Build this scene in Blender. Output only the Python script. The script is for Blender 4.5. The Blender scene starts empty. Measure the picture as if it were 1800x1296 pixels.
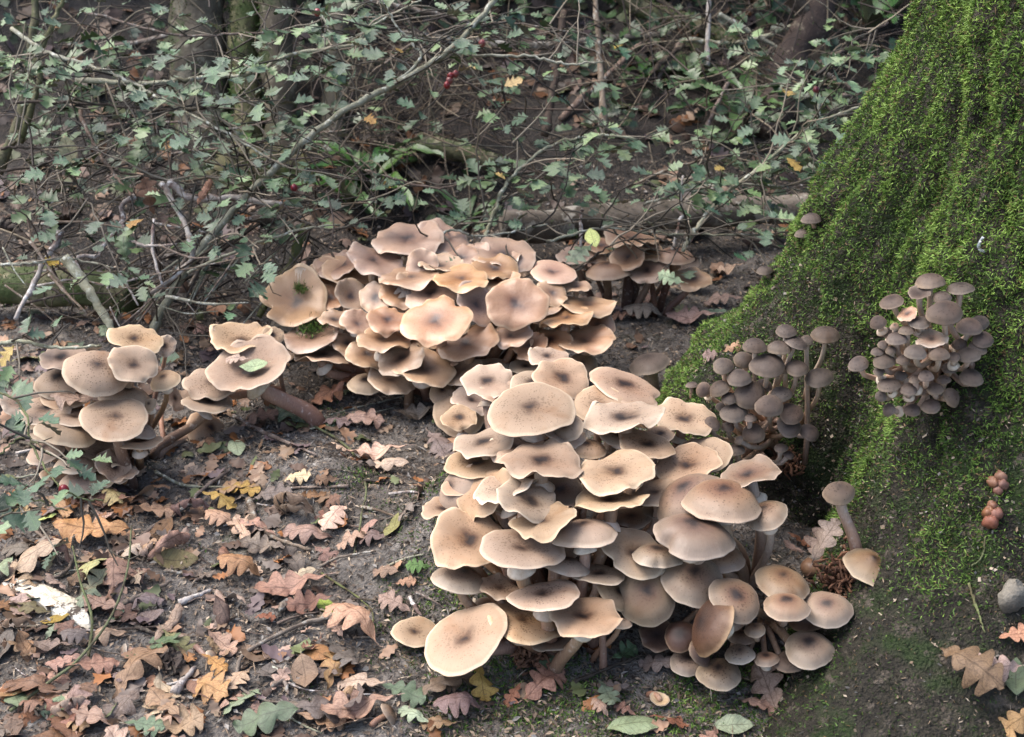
import bpy, math, random
import numpy as np
from mathutils import Vector, Matrix

R_ = math.radians
SC = bpy.context.scene
COL = SC.collection
random.seed(7)
rng = np.random.default_rng(11)

# ------------------------------------------------------------------ camera, sky, sun, exposure
CAM_H, PITCH, FPX = 1.40, R_(28), 2173.0
cam = bpy.data.cameras.new('camera')
cam.sensor_width = 36.0
cam.lens = 36.0 * FPX / 1800.0
cam.clip_start, cam.clip_end = 0.05, 400.0
cam.dof.use_dof = True
cam.dof.focus_distance = 2.15
cam.dof.aperture_fstop = 7.0
camo = bpy.data.objects.new('camera', cam)
camo.location = (0, 0, CAM_H)
camo.rotation_euler = (R_(90) - PITCH, 0, 0)
COL.objects.link(camo)
SC.camera = camo

SUN_EL, SUN_AZ = R_(60), R_(-72)          # azimuth measured from +Y towards +X
world = bpy.data.worlds.new('World')
SC.world = world
world.use_nodes = True
wn = world.node_tree.nodes
sky = wn.new('ShaderNodeTexSky')
sky.sky_type = 'NISHITA'
sky.sun_disc = False
sky.sun_elevation = SUN_EL
sky.sun_rotation = SUN_AZ
sky.air_density, sky.dust_density, sky.ozone_density = 1.0, 4.0, 0.8
wn['Background'].inputs['Strength'].default_value = 0.15
hs_ = wn.new('ShaderNodeHueSaturation')              # thin even overcast: a greyer sky
hs_.inputs['Saturation'].default_value = 1.0
world.node_tree.links.new(sky.outputs[0], hs_.inputs['Color'])
world.node_tree.links.new(hs_.outputs[0], wn['Background'].inputs['Color'])

sun = bpy.data.lights.new('sun', 'SUN')
sun.energy = 1.25
sun.angle = R_(50)
sun.color = (1.0, 0.985, 0.965)
suno = bpy.data.objects.new('sun', sun)
sd = Vector((math.cos(SUN_EL) * math.sin(SUN_AZ), math.cos(SUN_EL) * math.cos(SUN_AZ), math.sin(SUN_EL)))
suno.rotation_euler = sd.to_track_quat('Z', 'Y').to_euler()
suno.location = sd * 20
COL.objects.link(suno)

SC.view_settings.view_transform = 'Standard'
SC.view_settings.look = 'None'
SC.view_settings.gamma = 1.0
SC.view_settings.use_curve_mapping = False
SC.view_settings.exposure = 1.46

# ------------------------------------------------------------------ helpers: noise, meshes, objects
def _h(ix, iy, iz):
    n = (ix.astype(np.int64) * 374761393 + iy.astype(np.int64) * 668265263 + iz.astype(np.int64) * 2147483647) & 0xffffffff
    n = ((n ^ (n >> 13)) * 1274126177) & 0xffffffff
    return ((n ^ (n >> 16)) & 0xffff) / 65535.0

def vn(x, y, z=0.0):
    x, y, z = np.broadcast_arrays(np.asarray(x, float), np.asarray(y, float), np.asarray(z, float))
    ix, iy, iz = np.floor(x), np.floor(y), np.floor(z)
    fx, fy, fz = x - ix, y - iy, z - iz
    fx, fy, fz = [f * f * (3 - 2 * f) for f in (fx, fy, fz)]
    o = 0
    for a in (0, 1):
        for b in (0, 1):
            for c in (0, 1):
                o = o + _h(ix + a, iy + b, iz + c) * (fx if a else 1 - fx) * (fy if b else 1 - fy) * (fz if c else 1 - fz)
    return o * 2 - 1

def fbm(x, y, z=0.0, o=4):
    s, a, f = 0, 1.0, 1.0
    for i in range(o):
        s = s + a * vn(np.asarray(x) * f + i * 17.3, np.asarray(y) * f - i * 9.1, np.asarray(z) * f + i * 5.7)
        a *= 0.5; f *= 2.03
    return s

def mk(name, V, F, mat=None, attrs=None, col=None, smooth=True):
    """mesh from arrays; F is a list of (n,3)/(n,4) arrays"""
    V = np.asarray(V, np.float32).reshape(-1, 3)
    if not isinstance(F, (list, tuple)): F = [F]
    F = [np.asarray(f, np.int32) for f in F if len(f)]
    me = bpy.data.meshes.new(name)
    loops = np.concatenate([f.ravel() for f in F])
    sizes = np.concatenate([np.full(len(f), f.shape[1], np.int32) for f in F])
    me.vertices.add(len(V)); me.vertices.foreach_set('co', V.ravel())
    me.loops.add(len(loops)); me.loops.foreach_set('vertex_index', loops)
    me.polygons.add(len(sizes))
    me.polygons.foreach_set('loop_start', np.concatenate([[0], np.cumsum(sizes)[:-1]]).astype(np.int32))
    me.polygons.foreach_set('loop_total', sizes)
    me.polygons.foreach_set('use_smooth', np.full(len(sizes), smooth, bool))
    if attrs:
        for k, a in attrs.items():
            at = me.attributes.new(k, 'FLOAT', 'POINT'); at.data.foreach_set('value', np.asarray(a, np.float32))
    if col is not None:
        at = me.attributes.new('col', 'FLOAT_COLOR', 'POINT')
        c = np.ones((len(V), 4), np.float32); c[:, :3] = col
        at.data.foreach_set('color', c.ravel())
    me.update(calc_edges=True)
    if mat: me.materials.append(mat)
    return me

def ob(name, data, parent=None, mat=None, label=None, cat=None, group=None, kind=None, loc=None):
    o = bpy.data.objects.new(name, data)
    COL.objects.link(o)
    if parent is not None: o.parent = parent
    if loc is not None: o.location = loc
    if mat is not None and data is not None and not data.materials: data.materials.append(mat)
    if label: o['label'] = label
    if cat: o['category'] = cat
    if group: o['group'] = group
    if kind: o['kind'] = kind
    return o

def grid_faces(nu, nv, wrap_v=False, off=0):
    """grid of nu rows x nv cols -> quads"""
    i = np.arange(nu - 1)[:, None]; j = np.arange(nv if wrap_v else nv - 1)[None, :]
    j2 = (j + 1) % nv
    return np.stack([i * nv + j, i * nv + j2, (i + 1) * nv + j2, (i + 1) * nv + j], -1).reshape(-1, 4) + off

def tube(P, Rr, n=8, rough=0.0, seed=0, cap=True):
    """tube along polyline P (m,3) with radii; returns V,F,along"""
    P = np.asarray(P, float); m = len(P)
    Rr = np.broadcast_to(np.asarray(Rr, float), (m,))
    T = np.gradient(P, axis=0); T /= np.linalg.norm(T, axis=1)[:, None] + 1e-9
    up = np.array([0.13, 0.31, 0.94]); 
    if abs(T[0] @ up) > 0.9: up = np.array([0.93, 0.2, 0.1])
    U = np.zeros_like(P)
    u = up - T[0] * (up @ T[0]); u /= np.linalg.norm(u)
    for i in range(m):
        u = u - T[i] * (u @ T[i]); u /= np.linalg.norm(u) + 1e-9; U[i] = u
    W = np.cross(T, U)
    a = np.linspace(0, 2 * np.pi, n, endpoint=False)
    V = P[:, None, :] + Rr[:, None, None] * (np.cos(a)[None, :, None] * U[:, None, :] + np.sin(a)[None, :, None] * W[:, None, :])
    if rough:
        L = np.arange(m)[:, None] * 0.9 + seed
        nz = fbm(np.cos(a)[None, :] * 1.3 + seed, np.sin(a)[None, :] * 1.3, L * 0.35, 3)
        V = P[:, None, :] + (V - P[:, None, :]) * (1 + rough * nz)[:, :, None]
    F = [grid_faces(m, n, True)]
    V = V.reshape(-1, 3)
    al = np.repeat(np.linspace(0, 1, m), n)
    if cap:
        V = np.vstack([V, P[0] , P[-1]]); c0, c1 = m * n, m * n + 1
        j = np.arange(n)
        F.append(np.stack([np.full(n, c0), (j + 1) % n, j], -1))
        F.append(np.stack([np.full(n, c1), (m - 1) * n + j, (m - 1) * n + (j + 1) % n], -1))
        al = np.concatenate([al, [0, 1]])
    return V, F, al

class Bag:
    """joins many little pieces in one mesh"""
    def __init__(s): s.V = []; s.F = {3: [], 4: []}; s.C = []; s.n = 0
    def add(s, V, F, col=(1, 1, 1)):
        V = np.asarray(V)
        for f in (F if isinstance(F, (list, tuple)) else [F]):
            if len(f): s.F[f.shape[1]].append(f + s.n)
        s.V.append(V); s.C.append(np.broadcast_to(np.asarray(col, float), (len(V), 3))); s.n += len(V)
    def mesh(s, name, mat, smooth=True):
        F = [np.concatenate(s.F[k]) for k in (3, 4) if s.F[k]]
        return mk(name, np.concatenate(s.V), F, mat, col=np.concatenate(s.C), smooth=smooth)

def spline(pts, n=20):
    """Catmull-Rom through pts"""
    p = np.asarray(pts, float)
    if len(p) == 2: return p[0] + (p[1] - p[0]) * np.linspace(0, 1, max(2, n))[:, None]
    q = np.vstack([2 * p[0] - p[1], p, 2 * p[-1] - p[-2]])
    t = np.linspace(0, len(p) - 1, n); i = np.minimum(t.astype(int), len(p) - 2); f = (t - i)[:, None]
    a, b, c, d = q[i], q[i + 1], q[i + 2], q[i + 3]
    return 0.5 * (2 * b + (c - a) * f + (2 * a - 5 * b + 4 * c - d) * f**2 + (3 * b - a - 3 * c + d) * f**3)

# ------------------------------------------------------------------ pixel <-> world
FW = np.array([0, math.cos(PITCH), -math.sin(PITCH)]); UPV = np.array([0, math.sin(PITCH), math.cos(PITCH)]); RT = np.array([1.0, 0, 0])
EYE = np.array([0, 0, CAM_H])
def ray(x, y): return FW + RT * ((x - 900) / FPX) + UPV * (-(y - 648) / FPX)
def P(x, y, t): return EYE + ray(x, y) * t

# ------------------------------------------------------------------ terrain and trunk as functions
TAX = np.array([1.15, 2.15])
zt = np.array([-.5, 0, .22, .44, .6, .96, 1.5, 3.5])
BASE_R = np.array([.60, .55, .50, .455, .428, .355, .325, .30])
zl = np.array([-.5, 0, .15, .3, .45, .6, .96, 1.5, 3.5]); LD = np.array([.40, .31, .27, .21, .165, .135, .05, 0, 0])
zf = np.array([-.5, -.1, 0, .06, .12, .2, .3, .45, .8, 1.3, 3.5]); FD = np.array([1.6, 1.0, .74, .56, .44, .31, .22, .15, .06, 0, 0])
def smooth_interp(z, xs, ys):
    return (np.interp(z, xs, ys) * 2 + np.interp(z - .05, xs, ys) + np.interp(z + .05, xs, ys)) / 4
def trunk_r(th, z, detail=True):
    th = np.asarray(th, float); z = np.asarray(z, float)
    def lobe(c, w): 
        d = (th - c + np.pi) % (2 * np.pi) - np.pi
        return np.exp(-(d / w) ** 2)
    r = smooth_interp(z, zt, BASE_R)
    r = r + smooth_interp(z, zl, LD) * lobe(R_(163), R_(30))
    wf = R_(17) + R_(14) * np.clip(z / .6, 0, 1)
    r = r + smooth_interp(z, zf, FD) * lobe(R_(234), wf)
    r = r - .07 * lobe(R_(199), R_(9)) * np.exp(-np.maximum(z, 0) / .35)
    r = r + .30 * np.exp(-np.maximum(z, 0) / .25) * (lobe(R_(20), R_(25)) + lobe(R_(300), R_(16)) + lobe(R_(90), R_(20)))
    if detail:
        cx, cy = np.cos(th) * 2.2, np.sin(th) * 2.2
        r = r + .022 * fbm(cx * 1.6 + z, cy * 1.6, z * 1.6, 3) + .026 * fbm(cx * 3.0 + z * 3.5, cy * 3.0 - z * 3.0, z * 5.0 + 5, 3) + .009 * fbm(cx * 11, cy * 11, z * 19, 2)
    return r
RIDGE = [((-.42, 2.16), (-.10, 1.90), .05, .10), ((-.10, 1.90), (.30, 1.80), .07, .14), ((-.20, 1.85), (.0, 1.72), .02, .10)]
def ground_h(x, y):
    x = np.asarray(x, float); y = np.asarray(y, float)
    z = .012 * fbm(x * 2.1, y * 2.1, 1.0, 3) + .005 * fbm(x * 11, y * 11, 3.0, 3)
    for (a, b, h, w) in RIDGE:
        a = np.array(a); b = np.array(b); d = b - a
        t = np.clip(((x - a[0]) * d[0] + (y - a[1]) * d[1]) / (d @ d), 0, 1)
        dd = np.hypot(x - a[0] - t * d[0], y - a[1] - t * d[1])
        z = z + h * np.exp(-(dd / w) ** 2) * (1 + .3 * vn(x * 9, y * 9))
    st = 3.45 + .12 * vn(x * 1.7, 4.0) - .1 * np.clip(-x - .6, 0, 1)
    u = np.clip(y - st, 0, 3.8)
    z = z + .36 * (np.sqrt(u * u + .04) - .2) + np.clip(y - 7.2, 0, 30) * .12
    z = z + np.clip(u, 0, 1) * (.07 * fbm(x * 1.5, y * 1.5, 7.0, 3) + .02 * fbm(x * 7, y * 7, 2.0, 2))
    z = z - .28 * np.exp(-((y - 3.18 - .1 * vn(x * 3, 2.)) / .16) ** 2) * (1 + .5 * vn(x * 5, y * 5, 9.)) * np.clip(np.minimum((x + 1.25) / .25, (-.25 - x) / .2), 0, 1)
    z = z - .13 * np.exp(-((y - 3.75 - .15 * vn(x * 3, 6.)) / .14) ** 2) * (1 + .7 * vn(x * 5, y * 5, 4.)) * np.clip(np.minimum((x + .5) / .2, (.15 - x) / .15), 0, 1)
    return z
def hit(x, y, t0=1.5, t1=9.0, trunk=True):
    """first surface (ground or trunk) along the pixel's ray"""
    d = ray(x, y)
    def inside(t):
        p = EYE + d[None, :] * t[:, None]
        ins = p[:, 2] < ground_h(p[:, 0], p[:, 1])
        if trunk and x > 1000:
            q = p[:, :2] - TAX; ins |= np.hypot(q[:, 0], q[:, 1]) < trunk_r(np.arctan2(q[:, 1], q[:, 0]), p[:, 2])
        return ins
    for step in (.05, .004):
        t = np.arange(t0, t1, step); ins = inside(t)
        k = int(np.argmax(ins)) if ins.any() else len(t) - 1
        t0, t1 = t[k] - step, t[k] + step
    return EYE + d * t[k], t[k]
def gnormal(x, y, e=.03):
    n = np.array([float(ground_h(x - e, y) - ground_h(x + e, y)), float(ground_h(x, y - e) - ground_h(x, y + e)), 2 * e])
    return n / np.linalg.norm(n)

# ------------------------------------------------------------------ materials
class NT:
    def __init__(s, name):
        s.m = bpy.data.materials.new(name); s.m.use_nodes = True
        s.t = s.m.node_tree; s.n = s.t.nodes; s.l = s.t.links
        s.b = s.n['Principled BSDF']
    def new(s, typ, **kw):
        nd = s.n.new('ShaderNode' + typ)
        for k, v in kw.items():
            if k.startswith('i_'):
                key = k[2:]; nd.inputs[int(key) if key.isdigit() else key].default_value = v
            else: setattr(nd, k, v)
        return nd
    def link(s, a, b): s.l.new(a, b)
    def attr(s, name): return s.new('Attribute', attribute_name=name)
    def coord(s): return s.new('TexCoord').outputs['Object']
    def noise(s, scale, detail=4, vec=None, rough=.55, dist=0):
        nd = s.new('TexNoise', i_Scale=scale, i_Detail=detail, i_Roughness=rough, i_Distortion=dist)
        if vec is not None: s.link(vec, nd.inputs['Vector'])
        return nd.outputs['Fac']
    def ramp(s, fac, stops, interp='LINEAR'):
        nd = s.new('ValToRGB'); cr = nd.color_ramp; cr.interpolation = interp
        while len(cr.elements) < len(stops): cr.elements.new(.5)
        for e, (p, c) in zip(cr.elements, stops):
            e.position = p; e.color = (*c, 1) if len(c) == 3 else c
        s.link(fac, nd.inputs['Fac']); return nd.outputs['Color']
    def mix(s, fac, a, b, mode='MIX'):
        nd = s.new('Mix', data_type='RGBA', blend_type=mode)
        for sock, v in ((nd.inputs['Factor'], fac), (nd.inputs['A'], a), (nd.inputs['B'], b)):
            pass
        f, A, B = nd.inputs[0], nd.inputs[6], nd.inputs[7]
        for sock, v in ((f, fac), (A, a), (B, b)):
            if hasattr(v, 'is_output'): s.link(v, sock)
            elif sock is f: sock.default_value = v
            else: sock.default_value = (*v, 1)
        return nd.outputs[2]
    def math(s, op, a, b=0.0, clamp=False):
        nd = s.new('Math', operation=op); nd.use_clamp = clamp
        for k, v in ((0, a), (1, b)):
            if hasattr(v, 'is_output'): s.link(v, nd.inputs[k])
            else: nd.inputs[k].default_value = v
        return nd.outputs[0]
    def mrange(s, v, a, b, c=0., d=1.):
        nd = s.new('MapRange', i_1=a, i_2=b, i_3=c, i_4=d); s.link(v, nd.inputs[0]); return nd.outputs[0]
    def bump(s, h, strength=.3, dist=.002):
        nd = s.new('Bump', i_Strength=strength, i_Distance=dist); s.link(h, nd.inputs['Height']); s.link(nd.outputs[0], s.b.inputs['Normal'])
    def out(s, color=None, rough=.6, spec=.4, sss=0, rad=(.006, .003, .0015)):
        if color is not None:
            if hasattr(color, 'is_output'): s.link(color, s.b.inputs['Base Color'])
            else: s.b.inputs['Base Color'].default_value = (*color, 1)
        if hasattr(rough, 'is_output'): s.link(rough, s.b.inputs['Roughness'])
        else: s.b.inputs['Roughness'].default_value = rough
        s.b.inputs['Specular IOR Level'].default_value = spec
        if sss:
            s.b.inputs['Subsurface Weight'].default_value = sss; s.b.inputs['Subsurface Radius'].default_value = rad; s.b.inputs['Subsurface Scale'].default_value = 1.0
        return s.m
    def vary(s, col, amt=.25, hue=.02):
        r = s.new('ObjectInfo').outputs['Random']
        hs = s.new('HueSaturation'); s.link(col, hs.inputs['Color'])
        s.link(s.mrange(r, 0, 1, 1 - amt, 1 + amt), hs.inputs['Value'])
        r2 = s.math('FRACT', s.math('MULTIPLY', r, 37.7))
        s.link(s.mrange(r2, 0, 1, .5 - hue, .5 + hue), hs.inputs['Hue'])
        r3 = s.math('FRACT', s.math('MULTIPLY', r, 91.3))
        s.link(s.mrange(r3, 0, 1, .8, 1.1), hs.inputs['Saturation'])
        return hs.outputs[0]

M = {}
def cap_mat(key, stops, speck, speck_amt, rough, patch, spec=.4, amt=.17):
    s = NT('cap_' + key)
    rad = s.attr('rad').outputs['Fac']; oc = s.coord()
    n1 = s.noise(34, 4, oc)
    rnd = s.new('ObjectInfo').outputs['Random']; rnd2 = s.math('FRACT', s.math('MULTIPLY', rnd, 53.1)); rnd3 = s.math('FRACT', s.math('MULTIPLY', rnd, 17.7))
    rj = s.math('ADD', s.math('ADD', rad, s.math('MULTIPLY', s.mrange(n1, .3, .7, -.11, .11), s.math('SUBTRACT', 1.12, rad))), s.math('MULTIPLY', s.mrange(rnd2, 0, 1, -.07, .12), s.math('SUBTRACT', 1.05, rad)))
    c = s.ramp(rj, stops)
    n2 = s.noise(16, 5, oc, .6)
    c = s.mix(s.mrange(n2, .50, .72, 0, .55), c, patch)
    vo = s.new('TexVoronoi', i_Scale=210.0); s.link(oc, vo.inputs['Vector'])
    n3 = s.noise(60, 2, oc)
    th = s.math('MULTIPLY', s.mrange(n3, .35, .65, .20, .50), s.ramp(rad, [(0, (1, 1, 1)), (.55, (.8, .8, .8)), (.95, (.35, .35, .35))]))
    sp = s.math('LESS_THAN', vo.outputs['Distance'], th)
    c = s.mix(s.math('MULTIPLY', s.math('MULTIPLY', sp, speck_amt), s.mrange(rnd3, 0, 1, .15, 1.0)), c, speck)
    blot = s.mrange(s.noise(9, 3, oc), .60, .68); c = s.mix(s.math('MULTIPLY', blot, s.mrange(rnd2, .55, 1, 0, .6)), c, s.mix(1.0, c, (.62, .40, .22), 'MULTIPLY'))
    # fine radial fibres
    ang = s.attr('ang').outputs['Fac']
    cv = s.new('CombineXYZ'); s.link(s.math('MULTIPLY', ang, 46), cv.inputs[0]); s.link(s.math('MULTIPLY', rad, 3.0), cv.inputs[1])
    fib = s.noise(1.0, 3, cv.outputs[0], .7)
    c = s.mix(s.mrange(fib, .3, .75, .0, .30), c, s.mix(1.0, c, (.55, .48, .42), 'MULTIPLY'))
    c = s.mix(1.0, c, (.765, .76, .755), 'MULTIPLY')
    c = s.vary(c, amt, .007)
    bh = s.math('ADD', s.math('MULTIPLY', n3, .5), s.math('ADD', s.math('MULTIPLY', fib, .6), s.math('MULTIPLY', s.noise(120, 3, oc), .5)))
    s.bump(bh, .35, .0025)
    rr = s.mrange(n2, .3, .7, rough - .08, rough + .12)
    M[key] = s.out(c, rr, spec)
cap_mat('tan', [(0, (.022, .014, .012)), (.11, (.040, .025, .020)), (.20, (.13, .075, .046)), (.40, (.36, .245, .16)), (.8, (.47, .335, .225)), (.92, (.50, .36, .24)), (.96, (.64, .49, .34)), (1, (.78, .60, .42))], (.075, .038, .018), .62, .58, (.36, .21, .115), .25)
cap_mat('orange', [(0, (.045, .026, .022)), (.12, (.085, .048, .035)), (.32, (.29, .15, .08)), (.6, (.50, .30, .175)), (.91, (.58, .355, .205)), (.96, (.70, .47, .29)), (1, (.78, .56, .36))], (.20, .09, .04), .35, .34, (.36, .175, .08), .6)
cap_mat('brown', [(0, (.026, .016, .014)), (.12, (.05, .03, .022)), (.32, (.20, .115, .07)), (.6, (.30, .20, .125)), (.85, (.31, .235, .165)), (.95, (.41, .315, .225)), (1, (.62, .49, .36))], (.07, .038, .02), .7, .45, (.20, .11, .065))
cap_mat('grey', [(0, (.042, .030, .025)), (.25, (.070, .050, .041)), (.6, (.115, .085, .069)), (.9, (.175, .135, .107)), (1, (.31, .24, .18))], (.035, .022, .016), .75, .6, (.10, .064, .045), .25)
cap_mat('dark', [(0, (.022, .015, .015)), (.3, (.055, .030, .022)), (.7, (.11, .055, .033)), (.92, (.17, .095, .055)), (1, (.36, .24, .14))], (.03, .015, .01), .5, .45, (.06, .032, .022))

def simple(key, c1, c2, scale, rough=.6, bump=.3, bd=.002, amt=.15, spec=.35, sss=0, c3=None):
    s = NT(key); oc = s.coord(); n = s.noise(scale, 5, oc, .6)
    c = s.mix(s.mrange(n, .35, .65), c1, c2)
    if c3: c = s.mix(s.mrange(s.noise(scale * .23, 3, oc), .5, .62), c, c3)
    if amt: c = s.vary(c, amt, .01)
    s.bump(s.noise(scale * 2.5, 4, oc), bump, bd)
    M[key] = s.out(c, rough, spec, sss)
simple('gill', (.55, .40, .27), (.42, .28, .17), 60, .7)
simple('gill_orange', (.45, .22, .08), (.32, .13, .05), 60, .7)
simple('ring', (.70, .60, .47), (.52, .40, .28), 70, .6)

def stem_mat(key, top, mid, low):
    s = NT(key); al = s.attr('along').outputs['Fac']; oc = s.coord()
    c = s.ramp(al, [(0, low), (.45, mid), (.85, top), (1, top)])
    mp = s.new('Mapping'); mp.inputs['Scale'].default_value = (1, 1, .12); s.link(oc, mp.inputs['Vector'])
    f = s.noise(420, 3, mp.outputs[0], .7)
    c = s.mix(s.mrange(f, .35, .7, 0, .5), c, s.mix(1.0, c, (.42, .36, .32), 'MULTIPLY'))
    c = s.mix(s.mrange(s.noise(90, 4, oc), .58, .72, 0, .55), c, (.55, .46, .38))
    c = s.vary(c, .12, .01)
    s.bump(f, .5, .0015)
    M[key] = s.out(c, .6, .35)
stem_mat('stem_tan', (.42, .27, .17), (.30, .165, .10), (.16, .085, .055))
stem_mat('stem_grey', (.52, .39, .29), (.42, .28, .19), (.24, .135, .09))
stem_mat('stem_dark', (.36, .22, .13), (.15, .08, .05), (.10, .055, .035))

# oak leaves: position along / across kept in two attributes, veins come from them
def leaf_mat(key, c, c2, spots=(.05, .03, .02), amt=.3, rough=.5, spec=.4, trans=.0, vein=(.40, .35, .30)):
    s = NT('leaf_' + key); u = s.attr('lu').outputs['Fac']; v = s.attr('lv').outputs['Fac']; oc = s.coord()
    n = s.noise(38, 5, oc, .6)
    col = s.mix(s.mrange(n, .38, .64), c, c2)
    au = s.math('ABSOLUTE', u)
    side = s.math('ABSOLUTE', s.math('SUBTRACT', s.math('FRACT', s.math('MULTIPLY', s.math('SUBTRACT', v, s.math('MULTIPLY', au, .16)), 8.0)), .5))
    mid = s.math('LESS_THAN', au, .05); sv = s.math('LESS_THAN', side, .07)
    vv = s.math('MAXIMUM', mid, s.math('MULTIPLY', sv, .6))
    col = s.mix(s.math('MULTIPLY', vv, .75), col, s.mix(1.0, col, vein, 'MULTIPLY'))
    col = s.mix(s.mrange(s.math('ADD', au, s.mrange(s.noise(60, 3, oc), .3, .7, -.35, .35)), .75, 1.1, 0, .55), col, s.mix(1.0, col, (.45, .38, .32), 'MULTIPLY'))
    col = s.mix(s.mrange(s.noise(14, 4, oc), .5, .66, 0, .5), col, s.mix(1.0, col, (.50, .42, .36), 'MULTIPLY'))
    sp = s.mrange(s.noise(150, 3, oc), .62, .70, 0, .75)
    col = s.mix(sp, col, spots)
    geo = s.new('NewGeometry')
    col = s.mix(s.math('MULTIPLY', geo.outputs['Backfacing'], .35), col, (.42, .33, .26))
    col = s.vary(col, amt, .02)
    s.bump(s.math('ADD', s.math('MULTIPLY', vv, -.6), s.noise(90, 3, oc)), .5, .0025)
    M['leaf_' + key] = s.out(col, rough, spec)
leaf_mat('tan', (.37, .23, .14), (.27, .155, .09))
leaf_mat('pink', (.39, .27, .20), (.28, .18, .13))
leaf_mat('cream', (.52, .39, .28), (.42, .30, .20))
leaf_mat('orange', (.37, .20, .095), (.27, .13, .06))
leaf_mat('rust', (.23, .10, .05), (.15, .06, .03))
leaf_mat('brown', (.20, .115, .07), (.125, .07, .045))
leaf_mat('grey', (.19, .150, .118), (.12, .09, .07))
leaf_mat('mauve', (.20, .145, .125), (.13, .088, .075))
leaf_mat('yellow', (.42, .29, .08), (.34, .20, .06))
leaf_mat('lime', (.42, .47, .11), (.34, .40, .08))
leaf_mat('olive', (.20, .18, .07), (.15, .12, .05))
leaf_mat('palegreen', (.36, .38, .20), (.42, .32, .17))
leaf_mat('mint', (.26, .32, .19), (.19, .25, .14), spec=.5, rough=.45)
leaf_mat('green', (.10, .15, .07), (.07, .11, .05), spec=.6, rough=.4)
leaf_mat('bright', (.14, .28, .05), (.10, .22, .04))
leaf_mat('hawthorn', (.045, .105, .040), (.032, .075, .028), (.08, .08, .02), .35, .36, .9, vein=(1.5, 1.5, 1.3))
leaf_mat('hawpale', (.13, .21, .075), (.09, .16, .06), (.2, .16, .05), .3, .36, .9, vein=(1.3, 1.3, 1.2))
leaf_mat('fern', (.045, .115, .022), (.03, .08, .016), (.05, .05, .01), .2, .34, .6, vein=(1.8, 1.7, 1.2))
leaf_mat('ivy', (.020, .045, .016), (.014, .03, .012), (.02, .02, .01), .3, .35, .6)

def vcol_mat(key, rough=.75, spec=.25, scale=200, backlight=False):
    s = NT(key); c = s.attr('col').outputs['Color']
    n = s.noise(scale, 3, s.coord()); c = s.mix(s.mrange(n, .3, .7, 0, .5), c, s.mix(1.0, c, (.5, .47, .45), 'MULTIPLY'))
    M[key] = s.out(c, rough, spec)
vcol_mat('litter_bits'); vcol_mat('moss_fronds', .65, .3, 60); vcol_mat('litter_leaf', .55, .35, 60); vcol_mat('twig_bits', .6, .35, 90); vcol_mat('foliage', .45, .5, 60)

def wood(key, c1, c2, c3, sc=40, stretch=(1, 1, 1), amt=.15, c4=None, rough=.75, bd=.004, bs=.7):
    s = NT(key); oc = s.coord()
    n = s.noise(sc, 6, oc, .65, .4); n2 = s.noise(sc * .25, 4, oc)
    c = s.mix(s.mrange(n, .35, .65), c1, c2)
    c = s.mix(s.mrange(n2, .5, .62), c, c3)
    if c4: c = s.mix(s.mrange(s.noise(sc * .6, 5, oc, .7), .56, .62), c, c4)
    if amt: c = s.vary(c, amt, .01)
    s.bump(s.math('ADD', n, s.noise(sc * 4, 3, oc)), bs, bd)
    M[key] = s.out(c, rough, .3)
wood('twig', (.13, .09, .065), (.22, .17, .13), (.08, .055, .04), 90, c4=(.30, .28, .24))
wood('lichen_twig', (.20, .19, .13), (.33, .33, .25), (.15, .14, .09), 80, c4=(.46, .47, .40))
wood('birch_twig', (.42, .39, .35), (.24, .19, .16), (.12, .075, .06), 55, c4=(.55, .53, .5))
wood('green_twig', (.10, .12, .05), (.15, .16, .07), (.07, .06, .03), 90)
wood('dark_wood', (.03, .021, .016), (.06, .042, .03), (.03, .02, .015), 45, c4=(.12, .10, .07))
wood('pale_log', (.11, .09, .065), (.19, .165, .13), (.055, .045, .03), 28, c4=(.30, .28, .23))
wood('mossy_wood', (.06, .055, .03), (.12, .115, .05), (.05, .07, .018), 34, c4=(.20, .18, .10))
wood('stump_bark', (.05, .04, .027), (.10, .082, .055), (.035, .05, .015), 22, c4=(.17, .15, .105))
wood('white_wood', (.66, .60, .48), (.52, .45, .33), (.70, .66, .56), 40, c4=(.08, .06, .045), amt=0)
wood('bark', (.018, .015, .011), (.050, .044, .030), (.026, .042, .012), 48, c4=(.11, .09, .07), amt=0, bd=.02, bs=1.0)
wood('stone', (.15, .135, .11), (.22, .20, .165), (.09, .08, .065), 60, amt=0)
simple('berry', (.22, .012, .016), (.13, .006, .01), 40, .3, .1, spec=.6)
simple('blob', (.21, .095, .06), (.13, .055, .035), 70, .45, .4)
simple('feather', (.75, .75, .74), (.6, .6, .6), 90, .5)
simple('grass_dead', (.32, .25, .15), (.20, .15, .09), 40, .6)
simple('acorn', (.16, .08, .035), (.24, .15, .08), 40, .4)

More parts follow.
